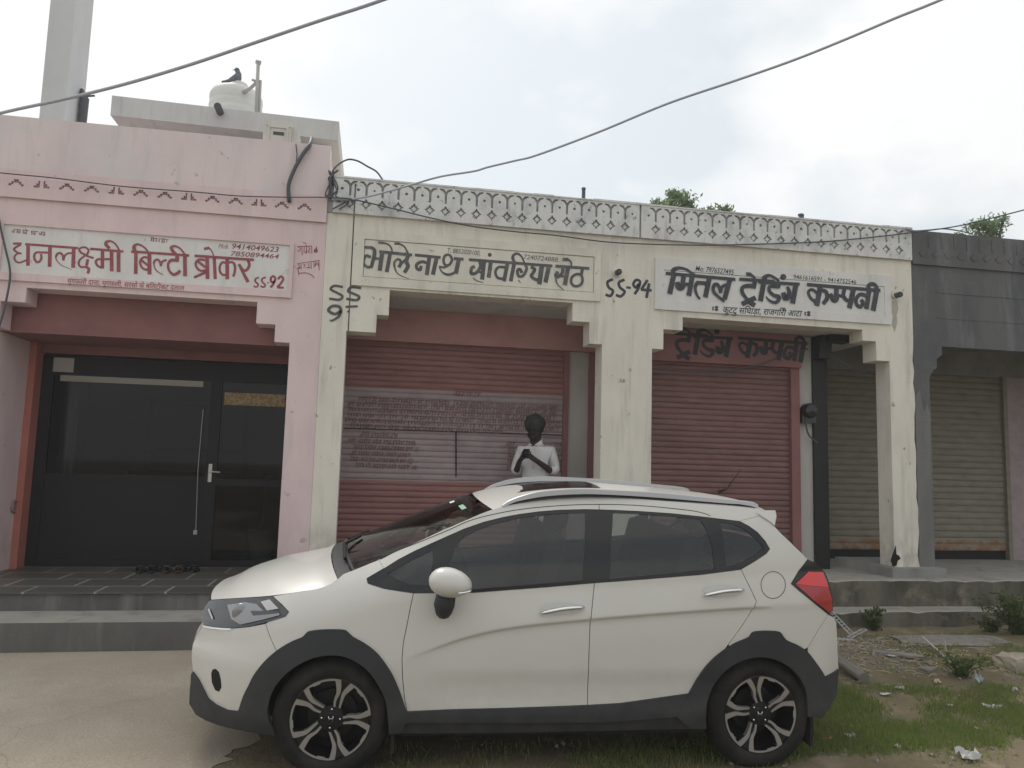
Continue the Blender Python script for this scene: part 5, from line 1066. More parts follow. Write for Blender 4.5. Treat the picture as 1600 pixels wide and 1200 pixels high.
def panel(name, loops, m, off=0.0, step=.03, gap=0, parent=None, far=True, thick=.018, smooth=True, lines=()):
    """a body panel draped over the flank, and its mirror twin on the far side"""
    lps = [shrink(loops[0], gap)] + [list(l) for l in loops[1:]] if gap else loops
    v2, t, e = triang(lps, step, lines); outs = []
    edges = {}
    for f in t:
        for i in range(3):
            k = (f[i], f[(i + 1) % 3]); edges[k] = 1
    bnd = [k for k in edges if (k[1], k[0]) not in edges]
    for side in ((0, 1) if far else (0,)):
        mb = MB(); Q = lambda p, o_: (p[0], (inset(*p) - o_) if side == 0 else WID - inset(*p) + o_, p[1])
        n = len(v2); vs = [Q(p, off) for p in v2]
        mb.add(vs, t if side == 0 else [tuple(reversed(f)) for f in t])
        bv = sorted({i for k in bnd for i in k}); ix = {b: n + i for i, b in enumerate(bv)}
        o = len(mb.v); mb.v += [Q(v2[b], off) for b in bv]; mb.v += [Q(v2[b], off - thick) for b in bv]; nb = len(bv); j = {b: i for i, b in enumerate(bv)}
        for a, b in bnd: mb.f.append((o + j[a], o + j[b], o + nb + j[b], o + nb + j[a])); mb.m.append(0)
        outs.append(mb.build(name, m, parent or car, smooth=smooth, recalc=False))
        if smooth:
            me = outs[-1].data
            for i, p in enumerate(me.polygons):
                if i >= len(t): p.use_smooth = False
    return outs
# measured lines of the car
gapA = [(646, 927), (641, 950), (636, 976), (630, 1005), (628, 1030), (629, 1060), (632, 1090), (636, 1114)]
gapB = [(929, 911), (926, 940), (923, 968), (921, 1000), (920, 1030), (918, 1104)]
gapC = [(1158, 890), (1170, 914), (1182, 940), (1172, 958), (1158, 980), (1138, 1007)]
belt1 = [(646, 927), (740, 926), (800, 921.5), (860, 917), (929, 911)]
belt2 = [(929, 911), (1010, 905), (1096, 898), (1158, 890)]
archFo = [(372, 1112), (380, 1088), (388, 1072), (396, 1056), (412, 1035), (432, 1017), (455, 1003), (472, 996), (478, 990), (484, 986.5), (508, 984), (536, 984.5), (543, 988), (552, 996), (570, 1006), (588, 1020), (601, 1036), (612, 1053), (620, 1070), (626, 1085), (636, 1114)]
archRo = [(1076, 1086), (1083, 1073), (1092, 1058), (1106, 1039), (1124, 1022), (1148, 1006), (1170, 996.5), (1175, 990), (1182, 987), (1200, 986), (1218, 987.5), (1223, 993), (1230, 1001), (1246, 1008), (1262, 1019), (1274, 1034), (1284, 1048), (1290, 1058)]
archFo = [tuple(v) for v in spline(archFo, 3)]; archRo = [tuple(v) for v in spline(archRo, 3)]
hood_e = [(330, 937), (352, 935.5), (376, 934), (420, 931), (448, 927.5), (472, 924), (504, 918), (524, 908), (536, 897.5)]
ws_e = [(536, 897.5), (560, 888), (592, 875), (625, 860), (660, 844), (690, 830), (720, 817), (750, 804), (777, 794)]
roof_e = [(777, 794), (800, 788), (830, 783), (870, 778.5), (910, 776.5), (960, 777), (1000, 780), (1050, 784), (1100, 788), (1150, 792.5), (1186, 797), (1203, 801.5)]
tail_e = [(1203, 801.5), (1208, 820), (1220, 833), (1244, 856), (1262, 874)]
head = [(316, 962), (320, 948), (328, 938), (352, 936), (376, 934.5), (426, 931.5), (440, 944), (451, 956), (446, 963), (420, 971), (392, 978), (362, 981), (335, 979), (318, 976)]
tailo = [(1262, 874), (1248, 892), (1236, 912), (1250, 924), (1272, 942), (1294, 959.5), (1301, 954), (1300, 930), (1296, 912), (1289, 894), (1277, 881)]
fender = [(426, 931.5), (448, 927.5), (472, 924), (504, 918), (524, 908), (536, 897.5), (560, 888), (592, 875), (600, 888), (573, 904), (575, 912), (600, 920)] + gapA + list(reversed(archFo[15:-1])) + [(423, 998), (415, 974.5), (420, 971), (446, 963), (451, 956), (440, 944)]
fbump = [(318, 977), (335, 980), (362, 982), (392, 979), (415, 974.5), (423, 998)] + list(reversed(archFo[:16])) + [(355, 1110), (338, 1102), (325, 1092), (318, 1078), (310, 1062), (301, 1050), (299, 1030), (300.5, 1010), (306, 994)]
fdoor = belt1 + gapB[1:] + [(860, 1106.5), (780, 1109), (700, 1111), (636, 1114)] + list(reversed(gapA))[1:-1]
rdoor = belt2 + gapC[1:] + list(reversed(archRo[:14])) + [(1020, 1094), (970, 1101), (918, 1104)] + list(reversed(gapB))[1:-1]
quarter = [(1158, 890), (1180, 877), (1198, 865), (1203, 858), (1196, 846), (1184, 832), (1170, 822), (1155, 814), (1186, 806), (1203, 801.5)] + tail_e[1:] + [(1248, 892), (1236, 912), (1250, 924), (1272, 942), (1294, 960), (1278, 985), (1262, 1012)] + list(reversed(archRo[14:42])) + [(1138, 1007)] + list(reversed(gapC))[1:-1]
rbump = [(1294, 960), (1302, 964), (1307, 972), (1308.5, 1000), (1309.5, 1030), (1311, 1046)] + list(reversed(archRo[42:])) + [(1262, 1012), (1278, 985)]
dlo = [(573, 904), (600, 888), (622, 874), (650, 859.5), (680, 846), (700, 837), (725, 826), (755, 815.5), (785, 808), (812, 803), (842, 799), (874, 796.5), (915, 795.5), (955, 796.5), (1000, 798.5), (1050, 802), (1097, 807), (1130, 811), (1155, 814), (1170, 822), (1184, 832), (1196, 846), (1203, 858), (1198, 865), (1180, 877), (1158, 890), (1096, 898), (1010, 905), (929, 911), (860, 917), (800, 921.5), (740, 926), (690, 927.5), (646, 927), (600, 920), (575, 912)]
upper = [(592, 875), (625, 860), (660, 844), (690, 830), (720, 817), (750, 804)] + roof_e + [(1186, 806), (1155, 814)] + list(reversed(dlo[3:18])) + [(622, 874), (600, 888)]
panel('front_bumper', [D(fbump)], 'car_white', gap=.0015)
panel('fender', [D(fender)], 'car_white', gap=.0018)
CL = [[(.40 + .02 * i, lerp_tab(CRS, .40 + .02 * i) - d_) for i in range(110)] for d_ in (-.012, 0, .006, .013, .024)]
fd = panel('front_door', [D(fdoor)], 'car_white', gap=.0022, step=.02, lines=CL)
rd = panel('rear_door', [D(rdoor)], 'car_white', gap=.0022, step=.02, lines=CL)
panel('quarter_panel', [D(quarter)], 'car_white', gap=.0018, step=.022, lines=CL)
panel('rear_bumper', [D(rbump)], 'car_white', gap=.0018)
panel('roof_side', [D(upper)], 'car_white')
# thin dark shut line of the door frames over the windows
def side_ribbon(name, pts, wpx, m, off, parent=None):
    P = D(pts); P = [tuple(v) for v in spline(P, 5)]; k = wpx / 279.0; loops = []
    a = []; b = []
    for i in range(len(P)):
        d = Vector(P[min(i + 1, len(P) - 1)]) - Vector(P[max(i - 1, 0)]); d.normalize(); n_ = Vector((-d.y, d.x)) * k / 2
        a.append(tuple(Vector(P[i]) + n_)); b.append(tuple(Vector(P[i]) - n_))
    for side in (0, 1):
        mb = MB(); Q = lambda p: (p[0], (inset(*p) - off) if side == 0 else WID - inset(*p) + off, p[1])
        mb.add([Q(p) for p in a] + [Q(p) for p in b], [(i, i + 1, len(a) + i + 1, len(a) + i) for i in range(len(a) - 1)])
        mb.build(name, m, parent or car)
side_ribbon('door_seam', [(594, 874), (622, 860), (660, 845), (701, 828), (730, 815), (760, 806), (812, 796), (874, 790), (936, 788), (1002, 790), (1074, 797), (1100, 802), (1110, 806)], 1.1, 'gap', .0012)
side_ribbon('door_seam', [(936, 788), (936, 796)], 1.0, 'gap', .0012)
# fuel flap
mb = MB(); fl = [(1208 + 19.5 * math.cos(a_ * math.pi / 14), 914 + 21.5 * math.sin(a_ * math.pi / 14)) for a_ in range(28)]; P = D(fl); Pi = shrink(P, .0035); n = len(P)
mb.add([(p[0], inset(*p) - .0012, p[1]) for p in P] + [(p[0], inset(*p) - .0012, p[1]) for p in Pi], [(i, (i + 1) % n, n + (i + 1) % n, n + i) for i in range(n)]); mb.build('fuel_flap_seam', 'gap', car)
# cladding
archFi = [(430, 1150), (418, 1120), (420, 1096), (428, 1076), (440, 1060), (458, 1044), (480, 1032), (500, 1026), (520, 1024), (540, 1027), (560, 1037), (576, 1050), (588, 1066), (598, 1084), (604, 1102), (606, 1125), (608, 1148)]
archRi = [(1104, 1140), (1103, 1115), (1106, 1092), (1112, 1077), (1120, 1064), (1134, 1048), (1152, 1036), (1172, 1029), (1192, 1027), (1212, 1031), (1232, 1041), (1246, 1054), (1256, 1070), (1261, 1086), (1262, 1106), (1262, 1120)]
archFi = [tuple(v) for v in spline(archFi, 3)]; archRi = [tuple(v) for v in spline(archRi, 3)]
lip = [(372, 1112), (355, 1110), (338, 1102), (325, 1092), (318, 1078), (310, 1062), (301, 1050), (298, 1054), (297, 1075), (296, 1100), (306, 1117), (322, 1126), (340, 1133), (380, 1142), (430, 1150)]
clF = archFo + [(634, 1130), (626, 1146), (608, 1148)] + list(reversed(archFi))[1:] + list(reversed(lip[1:-1]))
panel('wheel_arch_cladding', [D(clF, .014)], 'cladding', off=.014, thick=.05, step=.02)
clR = [(1076, 1086)] + archRo[1:] + [(1311, 1046), (1310, 1062), (1308, 1082), (1298, 1104), (1284, 1122), (1262, 1120)] + list(reversed(archRi))[1:-1] + [(1104, 1139), (1080, 1139), (1066, 1128), (1058, 1120), (1068, 1104)]
panel('wheel_arch_cladding', [D(clR, .014)], 'cladding', off=.014, thick=.05, step=.02)
sill = [(636, 1112.6), (700, 1109.6), (780, 1107.6), (860, 1105), (918, 1102.6), (970, 1099.6), (1020, 1092.6), (1076, 1084.6), (1068, 1104), (1058, 1120), (1000, 1125), (940, 1129), (800, 1130), (700, 1129), (634, 1130)]
panel('sill_cladding', [D(sill, .015)], 'cladding', off=.015, thick=.04, step=.016)
sill2 = [(634, 1130), (700, 1129), (800, 1130), (940, 1129), (1000, 1125), (1058, 1120), (1066, 1128), (1080, 1139), (940, 1142), (800, 1145), (660, 1146), (626, 1146)]
panel('sill_step', [D(sill2, -.015)], 'cladding', off=-.015, thick=.04, step=.016)
# windows: black surround with glass set in
def lin(pts, f): return pts
win1 = [(668, 905), (690, 876), (712, 853), (722, 838), (745, 826), (770, 818), (800, 810.5), (835, 805), (874, 801.5), (914, 800.5), (912, 850), (908, 909), (860, 912), (800, 917), (744, 921), (742, 905), (700, 897)]
win1 = [(703, 880), (712, 856), (722, 842), (745, 829), (770, 820), (800, 812), (835, 806), (874, 802.5), (915, 801.5), (914, 850), (911, 907), (860, 911.5), (800, 916), (735, 921.5), (705, 922)]
win2 = [(958, 802), (1000, 803.5), (1050, 807), (1094, 811.5), (1104, 828), (1112, 850), (1117, 889), (1060, 895), (1010, 899.5), (953, 904.5), (955, 850)]
win3 = [(1126, 816), (1146, 819), (1163, 827), (1176, 838), (1188, 849), (1193, 857), (1182, 867), (1162, 878), (1136, 886), (1132, 860)]
win0 = [(604, 897), (625, 885), (650, 872), (676, 860), (676, 880), (668, 915), (640, 914)]
holes = [D(h, .0) for h in (win0, win1, win2, win3)]
panel('window_surround', [D(dlo)] + holes, 'piano', off=-.004, thick=.02)
for nm, wn in (('quarter_window', win0), ('front_window', win1), ('rear_window', win2), ('quarter_window', win3)): panel(nm, [D(wn)], 'car_glass', off=-.008, thick=.0, step=.06)
# lamps
hl = panel('headlight', [D(head)], 'lamp_dark', off=.004, thick=.03, step=.012)
for o_, sd in zip(hl, (0, 1)):
    def sub(name, pts, m, off, bump=0):
        P = D(pts); v2, t, e = triang([P], .012); mb = MB(); off += .010
        mb.add([(p[0], (inset(*p) - off) if sd == 0 else WID - inset(*p) + off, p[1]) for p in v2], t); mb.build(name, m, o_, smooth=True)
    sub('lamp_insert', [(408, 939), (422, 935.5), (436, 950), (418, 953)], 'lamp_white', .0045)
    sub('lamp_reflector', [(356, 944), (384, 940), (402, 943), (412, 953), (436, 955), (438, 960), (408, 968), (376, 975), (362, 966)], 'lamp_clear', .0038)
    sub('lamp_bar', [(392, 953.5), (435, 952.5), (436, 957), (396, 961)], 'lamp_dark', .0046)
    sub('drl_strip', [(325.5, 951), (328, 950), (334, 965), (332, 967)], 'lamp_white', .0045)
    c = cdrape(376, 957); mb = MB()
    yy = inset(*c) - .006 if sd == 0 else WID - inset(*c) + .006
    mb.ball((c[0], yy + (.012 if sd == 0 else -.012), c[1]), .052, 0, 20, 12, (1, .42, 1)); mb.build('projector_lens', 'lamp_clear', o_, smooth=True)
    sub('chrome_edge', [(318, 976), (335, 979), (362, 981), (361, 983), (334, 981.5), (318, 979)], 'chrome', .006)
fo = panel('fog_lamp_recess', [D([(330, 1052), (332, 1046), (337, 1045), (342, 1050), (345, 1062), (346, 1074), (342, 1081), (336, 1078), (331, 1066)])], 'gap', off=.002, thick=.01)
tl_ = panel('taillight', [D(tailo)], 'piano', off=.004, thick=.03, step=.014)
for o_, sd in zip(tl_, (0, 1)):
    for nm, pts, m, off in (('upper_lens', [(1242, 912), (1262, 893), (1285, 893.5), (1291, 908), (1294, 917), (1268, 915)], 'tail_red', .008), ('lower_lens', [(1242, 912.5), (1268, 915.5), (1294, 917.5), (1299, 935), (1300, 953), (1295, 957), (1272, 939)], 'tail_red_dark', .007)):
        P = D(pts); v2, t, e = triang([P], .014); mb = MB(); mb.add([(p[0], (inset(*p) - off) if sd == 0 else WID - inset(*p) + off, p[1]) for p in v2], t); mb.build(nm, m, o_, smooth=True)
# cross-car skins
def edge3(pts, n=4):
    P = D(pts); P = [tuple(v) for v in spline(P, n)]; return [(p[0], inset(*p), p[1]) for p in P]
def loft(name, E, crown, bulge, m, nc=18, u_split=None, t0=0.0, t1=1.0, off=0.0, smooth=True, pw=2.0, parent=None):
    mb = MB(); vs = []; n = len(E)
    for i, (u, v, w) in enumerate(E):
        s = i / (n - 1); cr_ = crown(s) if callable(crown) else crown; bu = bulge(s) if callable(bulge) else bulge
        for j in range(nc + 1):
            t = t0 + (t1 - t0) * j / nc; q = 1 - abs(2 * t - 1) ** pw
            vs.append((u + bu * q, v + (WID - 2 * v) * t, w + cr_ * q + off))
    mb.add(vs, [(i * (nc + 1) + j, i * (nc + 1) + j + 1, (i + 1) * (nc + 1) + j + 1, (i + 1) * (nc + 1) + j) for i in range(n - 1) for j in range(nc)])
    return mb.build(name, m, parent or car, smooth=smooth)
Eh = edge3(hood_e); Ew = edge3(ws_e); Er = edge3(roof_e); Et = edge3(tail_e)
loft('hood', Eh[:-3], lambda s: .025 + .065 * sm(0, .5, s), lambda s: -.05 - .05 * sm(0, .5, s), 'car_white', pw=2.4, nc=28)
hb = Eh[-6:]
loft('cowl_panel', [(Eh[-4][0], Eh[-4][1] + .01, Eh[-4][2] + .0), (Eh[-1][0] + .02, Eh[-1][1], Eh[-1][2] - .01), (Ew[3][0], Ew[3][1] + .012, Ew[3][2] + .0)], .088, -.10, 'cladding')
loft('windscreen', [(u, v + .006, w - .004) for u, v, w in Ew[2:-2]], lambda s: .085 - .045 * s, lambda s: -.10 + .03 * s, 'car_glass')
band = lambda a, b, t0, t1, m, nm: loft(nm, [(u, v + .006, w - .004) for u, v, w in Ew[a:b]], lambda s: 0, lambda s: 0, m, t0=t0, t1=t1)
loft('windscreen_shade', [(u, v + .006, w - .0065) for u, v, w in Ew[-6:-2]], lambda s: .052 - .012 * s, lambda s: -.078 + .008 * s, 'piano')
loft('roof', [Ew[-2]] + Er, lambda s: .030 + .015 * math.sin(math.pi * min(1, s * 1.1)), lambda s: -.07 * (1 - s) ** 3 + .05 * sm(.8, 1, s), 'car_white', pw=2.2)
iu = [i for i in range(len(Er)) if Er[i][0] < 1.66 and Er[i][0] > 1.05]
loft('sunroof', [Er[i] for i in iu], lambda s: .030 + .015 * math.sin(math.pi * (.12 + .3 * s)), -.02, 'piano', t0=.24, t1=.76, off=.004, pw=2.2)
loft('rear_window_glass', [Et[i] for i in range(2, len(Et))], .03, .09, 'car_glass')
loft('spoiler_face', [(Er[-1][0], Er[-1][1], Er[-1][2]), (Er[-1][0] + .035, Er[-1][1] + .01, Er[-1][2] - .04), (Er[-1][0] + .0, Er[-1][1] + .03, Er[-1][2] - .07)], .03, .06, 'car_white')
for side in (0, 1):      # spoiler side wing
    P = D([(1180, 800), (1196, 797), (1210, 797), (1212, 806), (1209, 821), (1203, 815), (1192, 808)]); mb = MB(); o0 = .012
    for a_, off in ((0, .012), (1, -.02)): pass
    v2, t, e = triang([P], .03); mb.add([(p[0], (inset(*p) - .012) if side == 0 else WID - inset(*p) + .012, p[1]) for p in v2], t); mb.build('spoiler_end', 'car_white', car, smooth=True)
tg = D([(1262, 874), (1290, 895), (1300, 930), (1301, 955)]); loft('tailgate', [(p[0], inset(*p) + .01, p[1]) for p in tg], .0, .10, 'car_white')
tb = D([(1302, 963), (1309, 1030), (1310, 1060), (1296, 1104)]); loft('tailgate_bumper', [(p[0], inset(*p), p[1]) for p in tb[:3]], .0, .10, 'car_white'); loft('rear_valance', [(p[0], inset(*p), p[1]) for p in tb[2:]], .0, .10, 'cladding')
ng = D([(330, 937), (318, 962), (318, 977)]); loft('grille', [(p[0], inset(*p), p[1]) for p in ng], .0, -.055, 'piano')
ng = D([(318, 966), (318, 972)]); loft('grille_bar', [(p[0] - .012, inset(*p), p[1]) for p in ng], .0, -.055, 'chrome', t0=.05, t1=.95)
ng = D([(318, 977), (306, 994), (300.5, 1010), (299, 1030), (301, 1050)]); loft('bumper_face', [(p[0], inset(*p), p[1]) for p in ng], .0, -.055, 'car_white')
ng = D([(301, 1050), (297, 1075), (296, 1100), (306, 1117), (322, 1126)]); loft('bumper_lip', [(p[0] - .002, inset(*p), p[1]) for p in ng], .0, -.055, 'cladding')
# floor pan and inner body so nothing shows through
mb = MB(); prof = [(-.55, .28), (-.62, .8), (-.3, .93), (.1, 1.0), (.5, .97), (2.35, 1.02), (2.75, .98), (2.85, .4), (2.6, .25), (.1, .22)]
mb.prism([prof], .26, WID - .26); mb.build('underbody', 'gap', car)
mb = MB(); mb.box(.35, 2.2, .05, WID - .05, .22, .30); mb.box(.42, 2.25, .075, .26, .3, .95); mb.box(.42, 2.25, WID - .26, WID - .075, .3, .95); mb.build('floor_pan', 'gap', car)
mb = MB(); mb.prism([[(.1, .95), (.12, 1.06), (.35, 1.10), (.62, 1.06), (.68, .9)]], .14, WID - .14); mb.build('dashboard', 'interior', car)
def seat(name, u, v0, v1, wb):
    s_ = empty(name, (0, 0, 0)); s_.parent = car; mb = MB()
    mb.prism([[(u, wb - .1), (u + .12, wb - .1), (u + .26, wb + .40), (u + .22, wb + .43), (u + .13, wb + .40)]], v0, v1); b_ = mb.build('backrest', 'seat_fab', s_); bv = b_.modifiers.new('b', 'BEVEL'); bv.width = .03; bv.segments = 2
    c = (v0 + v1) / 2
    for cc in ([c] if v1 - v0 < .7 else [v0 + .22, v1 - .22]):
        mb = MB(); mb.ball((u + .25, cc, wb + .53), .12, 0, 12, 8, (.5, 1, .75)); mb.tube([(u + .22, cc - .04, wb + .4), (u + .24, cc - .04, wb + .5)], .008); mb.build('headrest', 'seat_fab', s_, smooth=True)
seat('front_seat', 1.10, .22, .74, .92); seat('front_seat', 1.10, WID - .74, WID - .22, .92); seat('rear_seat', 1.98, .22, WID - .22, .93)
mb = MB(); mb.lathe([(.17, -.012), (.185, 0), (.17, .012)], (0, 0, 0), 'x', 24, caps=False); sw = mb.build('steering_wheel', 'interior', car, smooth=True); sw.location = (.78, WID - .45, 1.02); sw.rotation_euler = (0, R_(-25), 0)
# door furniture
def handle(par, px0, px1, py0, py1):
    a = cdrape(px0, py0); b = cdrape(px1, py1)
    for side, p in ((0, par[0]), (1, par[1])):
        sgn = 1 if side == 0 else -1; Y0 = 0 if side == 0 else WID
        mb = MB(); n = 9; pts = []
        for i in range(n):
            s = i / (n - 1); u = a[0] + (b[0] - a[0]) * s; w_ = a[1] + (b[1] - a[1]) * s + .012 * math.sin(math.pi * s); pts.append((u, Y0 + sgn * (inset(u, w_) - .012 - .022 * math.sin(math.pi * s) ** .6), w_))
        mb.tube(pts, [.007, .011, .012, .012, .012, .012, .012, .011, .007], 8); h_ = mb.build('handle', 'chrome', p, smooth=True)
        mb = MB(); cu_, cw_ = (a[0] + b[0]) / 2, (a[1] + b[1]) / 2 + .01; L_ = abs(b[0] - a[0]) / 2
        el = [(cu_ + L_ * 1.0 * math.cos(k * math.pi / 12), cw_ + .034 * math.sin(k * math.pi / 12)) for k in range(24)]
        v2, t, e = triang([el], .03); mb.add([(q[0], Y0 + sgn * (inset(*q) - .0045), q[1]) for q in v2], t); mb.build('handle_cup', mat('shaded handle cup', (.52, .51, .48), .35) if 'cupm' not in M else M['cupm'], p, smooth=True)
M['cupm'] = mat('handle cup', (.56, .55, .52), .35, spec=.5)
handle(fd, 843, 912, 958, 948); handle(rd, 1098, 1161, 930, 921)
for side in (0, 1):
    c = carat(704, 911, -.10); Y0 = 0 if side == 0 else WID; sgn = 1 if side == 0 else -1
    mr = empty('door_mirror', (0, 0, 0)); mr.parent = fd[side]
    mb = MB(); bm_ = []
    seg, rows = 20, 12
    for j in range(rows + 1):
        th = math.pi * j / rows
        for i in range(seg):
            ph = 2 * math.pi * i / seg; x = math.sin(th) * math.cos(ph); y = math.sin(th) * math.sin(ph); z = math.cos(th)
            sx = .125 * (1 if x < 0 else .98); fx = x * sx; fz = z * (.086 if z > 0 else .080) * (1 - .12 * x)
            bm_.append((c[0] + fx, Y0 + sgn * (-.105 + y * .10), c[1] + fz - .012 * x))
    mb.add(bm_, [(j * seg + i, j * seg + (i + 1) % seg, (j + 1) * seg + (i + 1) % seg, (j + 1) * seg + i) for j in range(rows) for i in range(seg)]); mb.build('mirror_cap', 'car_white', mr, smooth=True)
    mb = MB(); mb.tube([(c[0] - .02, Y0 + sgn * -.08, c[1] - .06), (c[0] - .03, Y0 + sgn * -.075, c[1] - .13), (c[0] - .03, Y0 + sgn * -.04, c[1] - .165), (c[0] - .02, Y0 + sgn * .03, c[1] - .165)], [.055, .06, .05, .045], 12); mb.build('mirror_foot', 'cladding', mr, smooth=True)
    mb = MB(); mb.tube(spline([(c[0] + .125, Y0 + sgn * -.125, c[1] - .018), (c[0] + .10, Y0 + sgn * -.185, c[1] - .03), (c[0] + .04, Y0 + sgn * -.208, c[1] - .036)], 4), .006, 6); mb.build('mirror_repeater', 'chrome', mr, smooth=True)
# wheels
def wheel(px, py, label, win_ang, v0):
    side = 0 if v0 < .5 else 1
    u, w_ = carat(px, py, .03); w_ = .32; o = empty('wheel', (u, v0, w_)); o.parent = car; s = 1 if side == 0 else -1
    mb = MB(); Rt = .330; Rr = .234
    pr_ = [(Rr - .01, .18), (Rr + .02, .205), (Rt - .03, .20), (Rt - .006, .17), (Rt, .14), (Rt, .05), (Rt - .006, .028), (Rt - .03, .008), (Rr + .045, -.004), (Rr + .02, .0), (Rr + .004, .006), (Rr - .006, .016)]
    mb.lathe([(r, y * s) for r, y in pr_], (0, 0, 0), 'y', 64, caps=False)
    mb.build('tyre', 'tyre', o, smooth=True, angle=50)
    mb = MB(); mb.lathe([(Rr, .012 * s), (Rr - .012, .010 * s), (Rr - .016, .03 * s), (Rr - .022, .17 * s), (.06, .15 * s)], (0, 0, 0), 'y', 64, caps=False); mb.lathe([(.001, .10 * s), (.14, .10 * s), (.14, .13 * s)], (0, 0, 0), 'y', 40, caps=False)
    rim = mb.build('rim', 'alloy_dark', o, smooth=True, angle=30)
    mb = MB(); al = MB()
    Rw = Rr - .008
    for k in range(5):
        A = R_(win_ang + 72 * k)
        B_ = R_(win_ang + 72 * k + 36)
        def pol(r, da, y, base=A): return Vector((r * math.cos(base + R_(da)), y * s, r * math.sin(base + R_(da))))
        # dark spoke between two windows
        vs = [pol(.035, -30, .03, B_), pol(.035, 30, .03, B_), pol(.62 * Rw, 8, .022, B_), pol(.62 * Rw, -8, .022, B_), pol(Rw, 16, .012, B_), pol(Rw, -16, .012, B_)]
        bk = [v + Vector((0, .03 * s, 0)) for v in vs]
        mb.add(vs + bk, [(0, 1, 2, 3), (3, 2, 4, 5), (0, 3, 9, 6), (3, 5, 11, 9), (1, 7, 8, 2), (2, 8, 10, 4)])
        for L_ in ([(1.0, -24, .017), (.82, -27.5, .0145), (.64, -30, .0105), (.45, -27, .007), (.30, -30, .006)], [(1.0, 24, .017), (.82, 27.5, .0145), (.64, 30, .0105), (.45, 25, .007), (.33, 18, .006)]):
            sgn = 1 if L_[0][1] > 0 else -1; P = [tuple(v) for v in spline([(r, a_, h) for r, a_, h in L_], 4)]
            top = []; bot = []
            for r, a_, h in P:
                y = .007 + .016 * (1 - r); da = math.degrees(h * 2 / (r * Rw)); top.append(pol(r * Rw, a_ - sgn * .0 + sgn * da * .5, y)); bot.append(pol(r * Rw, a_ - sgn * da * .5, y))
            n = len(top); al.add(top + bot + [v + Vector((0, .03 * s, 0)) for v in top] + [v + Vector((0, .03 * s, 0)) for v in bot], [(i, i + 1, n + i + 1, n + i) for i in range(n - 1)] + [(n + i, n + i + 1, 3 * n + i + 1, 3 * n + i) for i in range(n - 1)] + [(i, i + 1, 2 * n + i + 1, 2 * n + i) for i in range(n - 1)])
        arc = [(pol(Rw * 1.0, da, .0065), pol(Rw * (.95 - (.03 if abs(da - 8) < 6 else 0)), da, .0075)) for da in range(-23, 24, 2)]; n = len(arc)
        al.add([a_ for a_, b in arc] + [b for a_, b in arc], [(i, i + 1, n + i + 1, n + i) for i in range(n - 1)])
    mb.lathe([(.001, .018 * s), (.03, .018 * s), (.034, .022 * s), (.07, .026 * s), (.075, .06 * s)], (0, 0, 0), 'y', 32, caps=False)
    mb.build('spokes', 'alloy_dark', o); al.build('machined_edges', 'alloy', o)
    mb = MB()
    for k in range(4): a_ = R_(win_ang - 20 + 90 * k); mb.ball((.052 * math.cos(a_), .022 * s, .052 * math.sin(a_)), .007, 0, 8, 6)
    for p_ in (((-.010, -.014), (-.013, .015)), ((.010, -.014), (.013, .015)), ((-.011, 0), (.011, 0))):
        (x0, z0), (x1, z1) = p_; mb.tube([(x0, .0165 * s, z0), (x1, .0165 * s, z1)], .0022, 6)
    mb.build('hub_badge', 'chrome', o, smooth=True)
    return o
wheel(516, 1128, '', 106, .035); wheel(1190, 1118, '', 64, .035); wheel(516, 1128, '', 90, WID - .035); wheel(1190, 1118, '', 40, WID - .035)
for px in (612, 1266):      # mud flaps
    u, w_ = carat(px, 1120, .03)
    for side in (0, 1):
        mb = MB(); y0, y1 = (.03, .22) if side == 0 else (WID - .22, WID - .03); mb.box(u, u + .02, y0, y1, .13, .42); mb.build('mud_flap', 'tyre', car)
# roof rails
def rail(side):
    ztop = [(784, 789), (800, 779.5), (830, 770), (860, 765.5), (907, 763), (955, 765), (1026, 769), (1097, 776), (1169, 783), (1184, 788)]
    zbot = [(777, 794), (800, 788.5), (830, 783), (860, 779), (907, 776.5), (955, 777), (1026, 781.5), (1097, 787), (1169, 793), (1186, 796)]
    VR = .225
    T = [tuple(v) for v in spline([carat(a, b, VR) for a, b in ztop], 4)]; B2_ = [tuple(v) for v in spline([carat(a, b, VR) for a, b in zbot], 4)]
    r_ = empty('roof_rail', (0, 0, 0)); r_.parent = car; Q = lambda v: v if side == 0 else WID - v
    for nm, m, f0, f1, v0, v1 in (('rail_bar', 'rail_silver', .34, 1.0, VR - .012, VR + .03), ('rail_foot', 'cladding', 0, .40, VR - .002, VR + .026)):
        mb = MB(); n = len(T); vs = []
        for i in range(n):
            s = i / (n - 1)
            if nm == 'rail_foot' and False: pass
            a_ = B2_[i][1] + (T[i][1] - B2_[i][1]) * f0; b_ = B2_[i][1] + (T[i][1] - B2_[i][1]) * f1
            if nm == 'rail_bar' and (s < .16 or s > .86): a_ = B2_[i][1] + (T[i][1] - B2_[i][1]) * (.40 * (min(s / .16, (1 - s) / .14, 1)))
            u = T[i][0]; vs += [(u, Q(v0), a_), (u, Q(v0 + .004), b_ - .004), (u, Q(v0 + .012), b_), (u, Q(v1), b_ - .002), (u, Q(v1), a_)]
        fs = [(i * 5 + j, i * 5 + (j + 1) % 5, (i + 1) * 5 + (j + 1) % 5, (i + 1) * 5 + j) for i in range(n - 1) for j in range(5)] + [(0, 1, 2, 3, 4), tuple((n - 1) * 5 + j for j in range(5))]
        mb.add(vs, fs); mb.build(nm, m, r_, smooth=True, angle=50)
rail(0); rail(1)
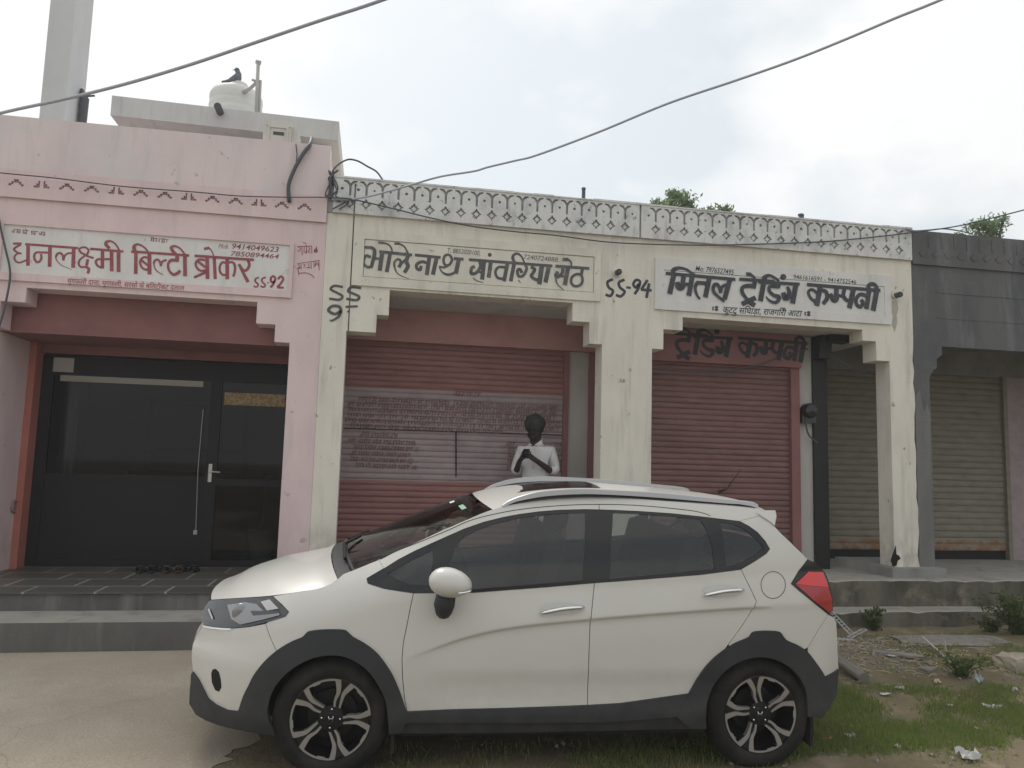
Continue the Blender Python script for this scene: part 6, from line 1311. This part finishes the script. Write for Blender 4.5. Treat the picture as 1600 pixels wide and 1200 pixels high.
# aerial, stickers, wiper
iA = len(Er) - 6; mb = MB(); p0 = (Er[iA][0] + .05, WID / 2, Er[iA][2] + .055); mb.tube([p0, (p0[0] + .06, p0[1], p0[2] + .02), (p0[0] + .17, p0[1], p0[2] + .17)], [.016, .005, .0022], 8); mb.build('aerial', 'gap', car, smooth=True)
def wsp(i, t):
    u, v, w_ = Ew[i]; s = i / (len(Ew) - 1); q = 1 - (2 * t - 1) ** 2; return Vector((u + (-.10 + .03 * s) * q, v + (WID - 2 * v) * t, w_ + (.085 - .045 * s) * q + .004))
n_ = len(Ew)
def decal(i0, i1, t0, t1, m, nm):
    mb = MB(); mb.add([wsp(i0, t0), wsp(i0, t1), wsp(i1, t1), wsp(i1, t0)], [(0, 1, 2, 3)]); mb.build(nm, m, car)
decal(n_ - 7, n_ - 6, .16, .26, 'sticker_green', 'windscreen_sticker'); decal(n_ - 8, n_ - 7, .40, .46, 'sticker_white', 'windscreen_sticker')
mb = MB()
a_ = wsp(3, .12); b_ = wsp(6, .42); mb.tube([a_ + Vector((-.03, 0, .0)), wsp(3, .3) + Vector((-.02, 0, .02)), b_ + Vector((0, 0, .012))], .011, 6); mb.tube([wsp(3, .5), wsp(5, .85) + Vector((0, 0, .012))], .011, 6); mb.build('wiper', 'gap', car)

# ------------------------------------------------------------------ thin haze volume added to imitate the sky flare veil
HAZE = 0.0022
hm = bpy.data.materials.new('flare veil haze'); hm.use_nodes = True; t = hm.node_tree; t.nodes.remove(t.nodes['Principled BSDF'])
pv = t.nodes.new('ShaderNodeVolumePrincipled'); pv.inputs['Color'].default_value = (.93, .95, 1.0, 1); pv.inputs['Density'].default_value = HAZE; pv.inputs['Anisotropy'].default_value = .3
t.links.new(pv.outputs[0], t.nodes['Material Output'].inputs['Volume'])
M['haze'] = hm; mb = MB(); mb.box(-255, 255, -255, 255, -1.2, 11.2); hz = mb.build('haze', 'haze'); tag(hz, kind='stuff'); hz.display_type = 'WIRE'
C.cycles.volume_bounces = 1
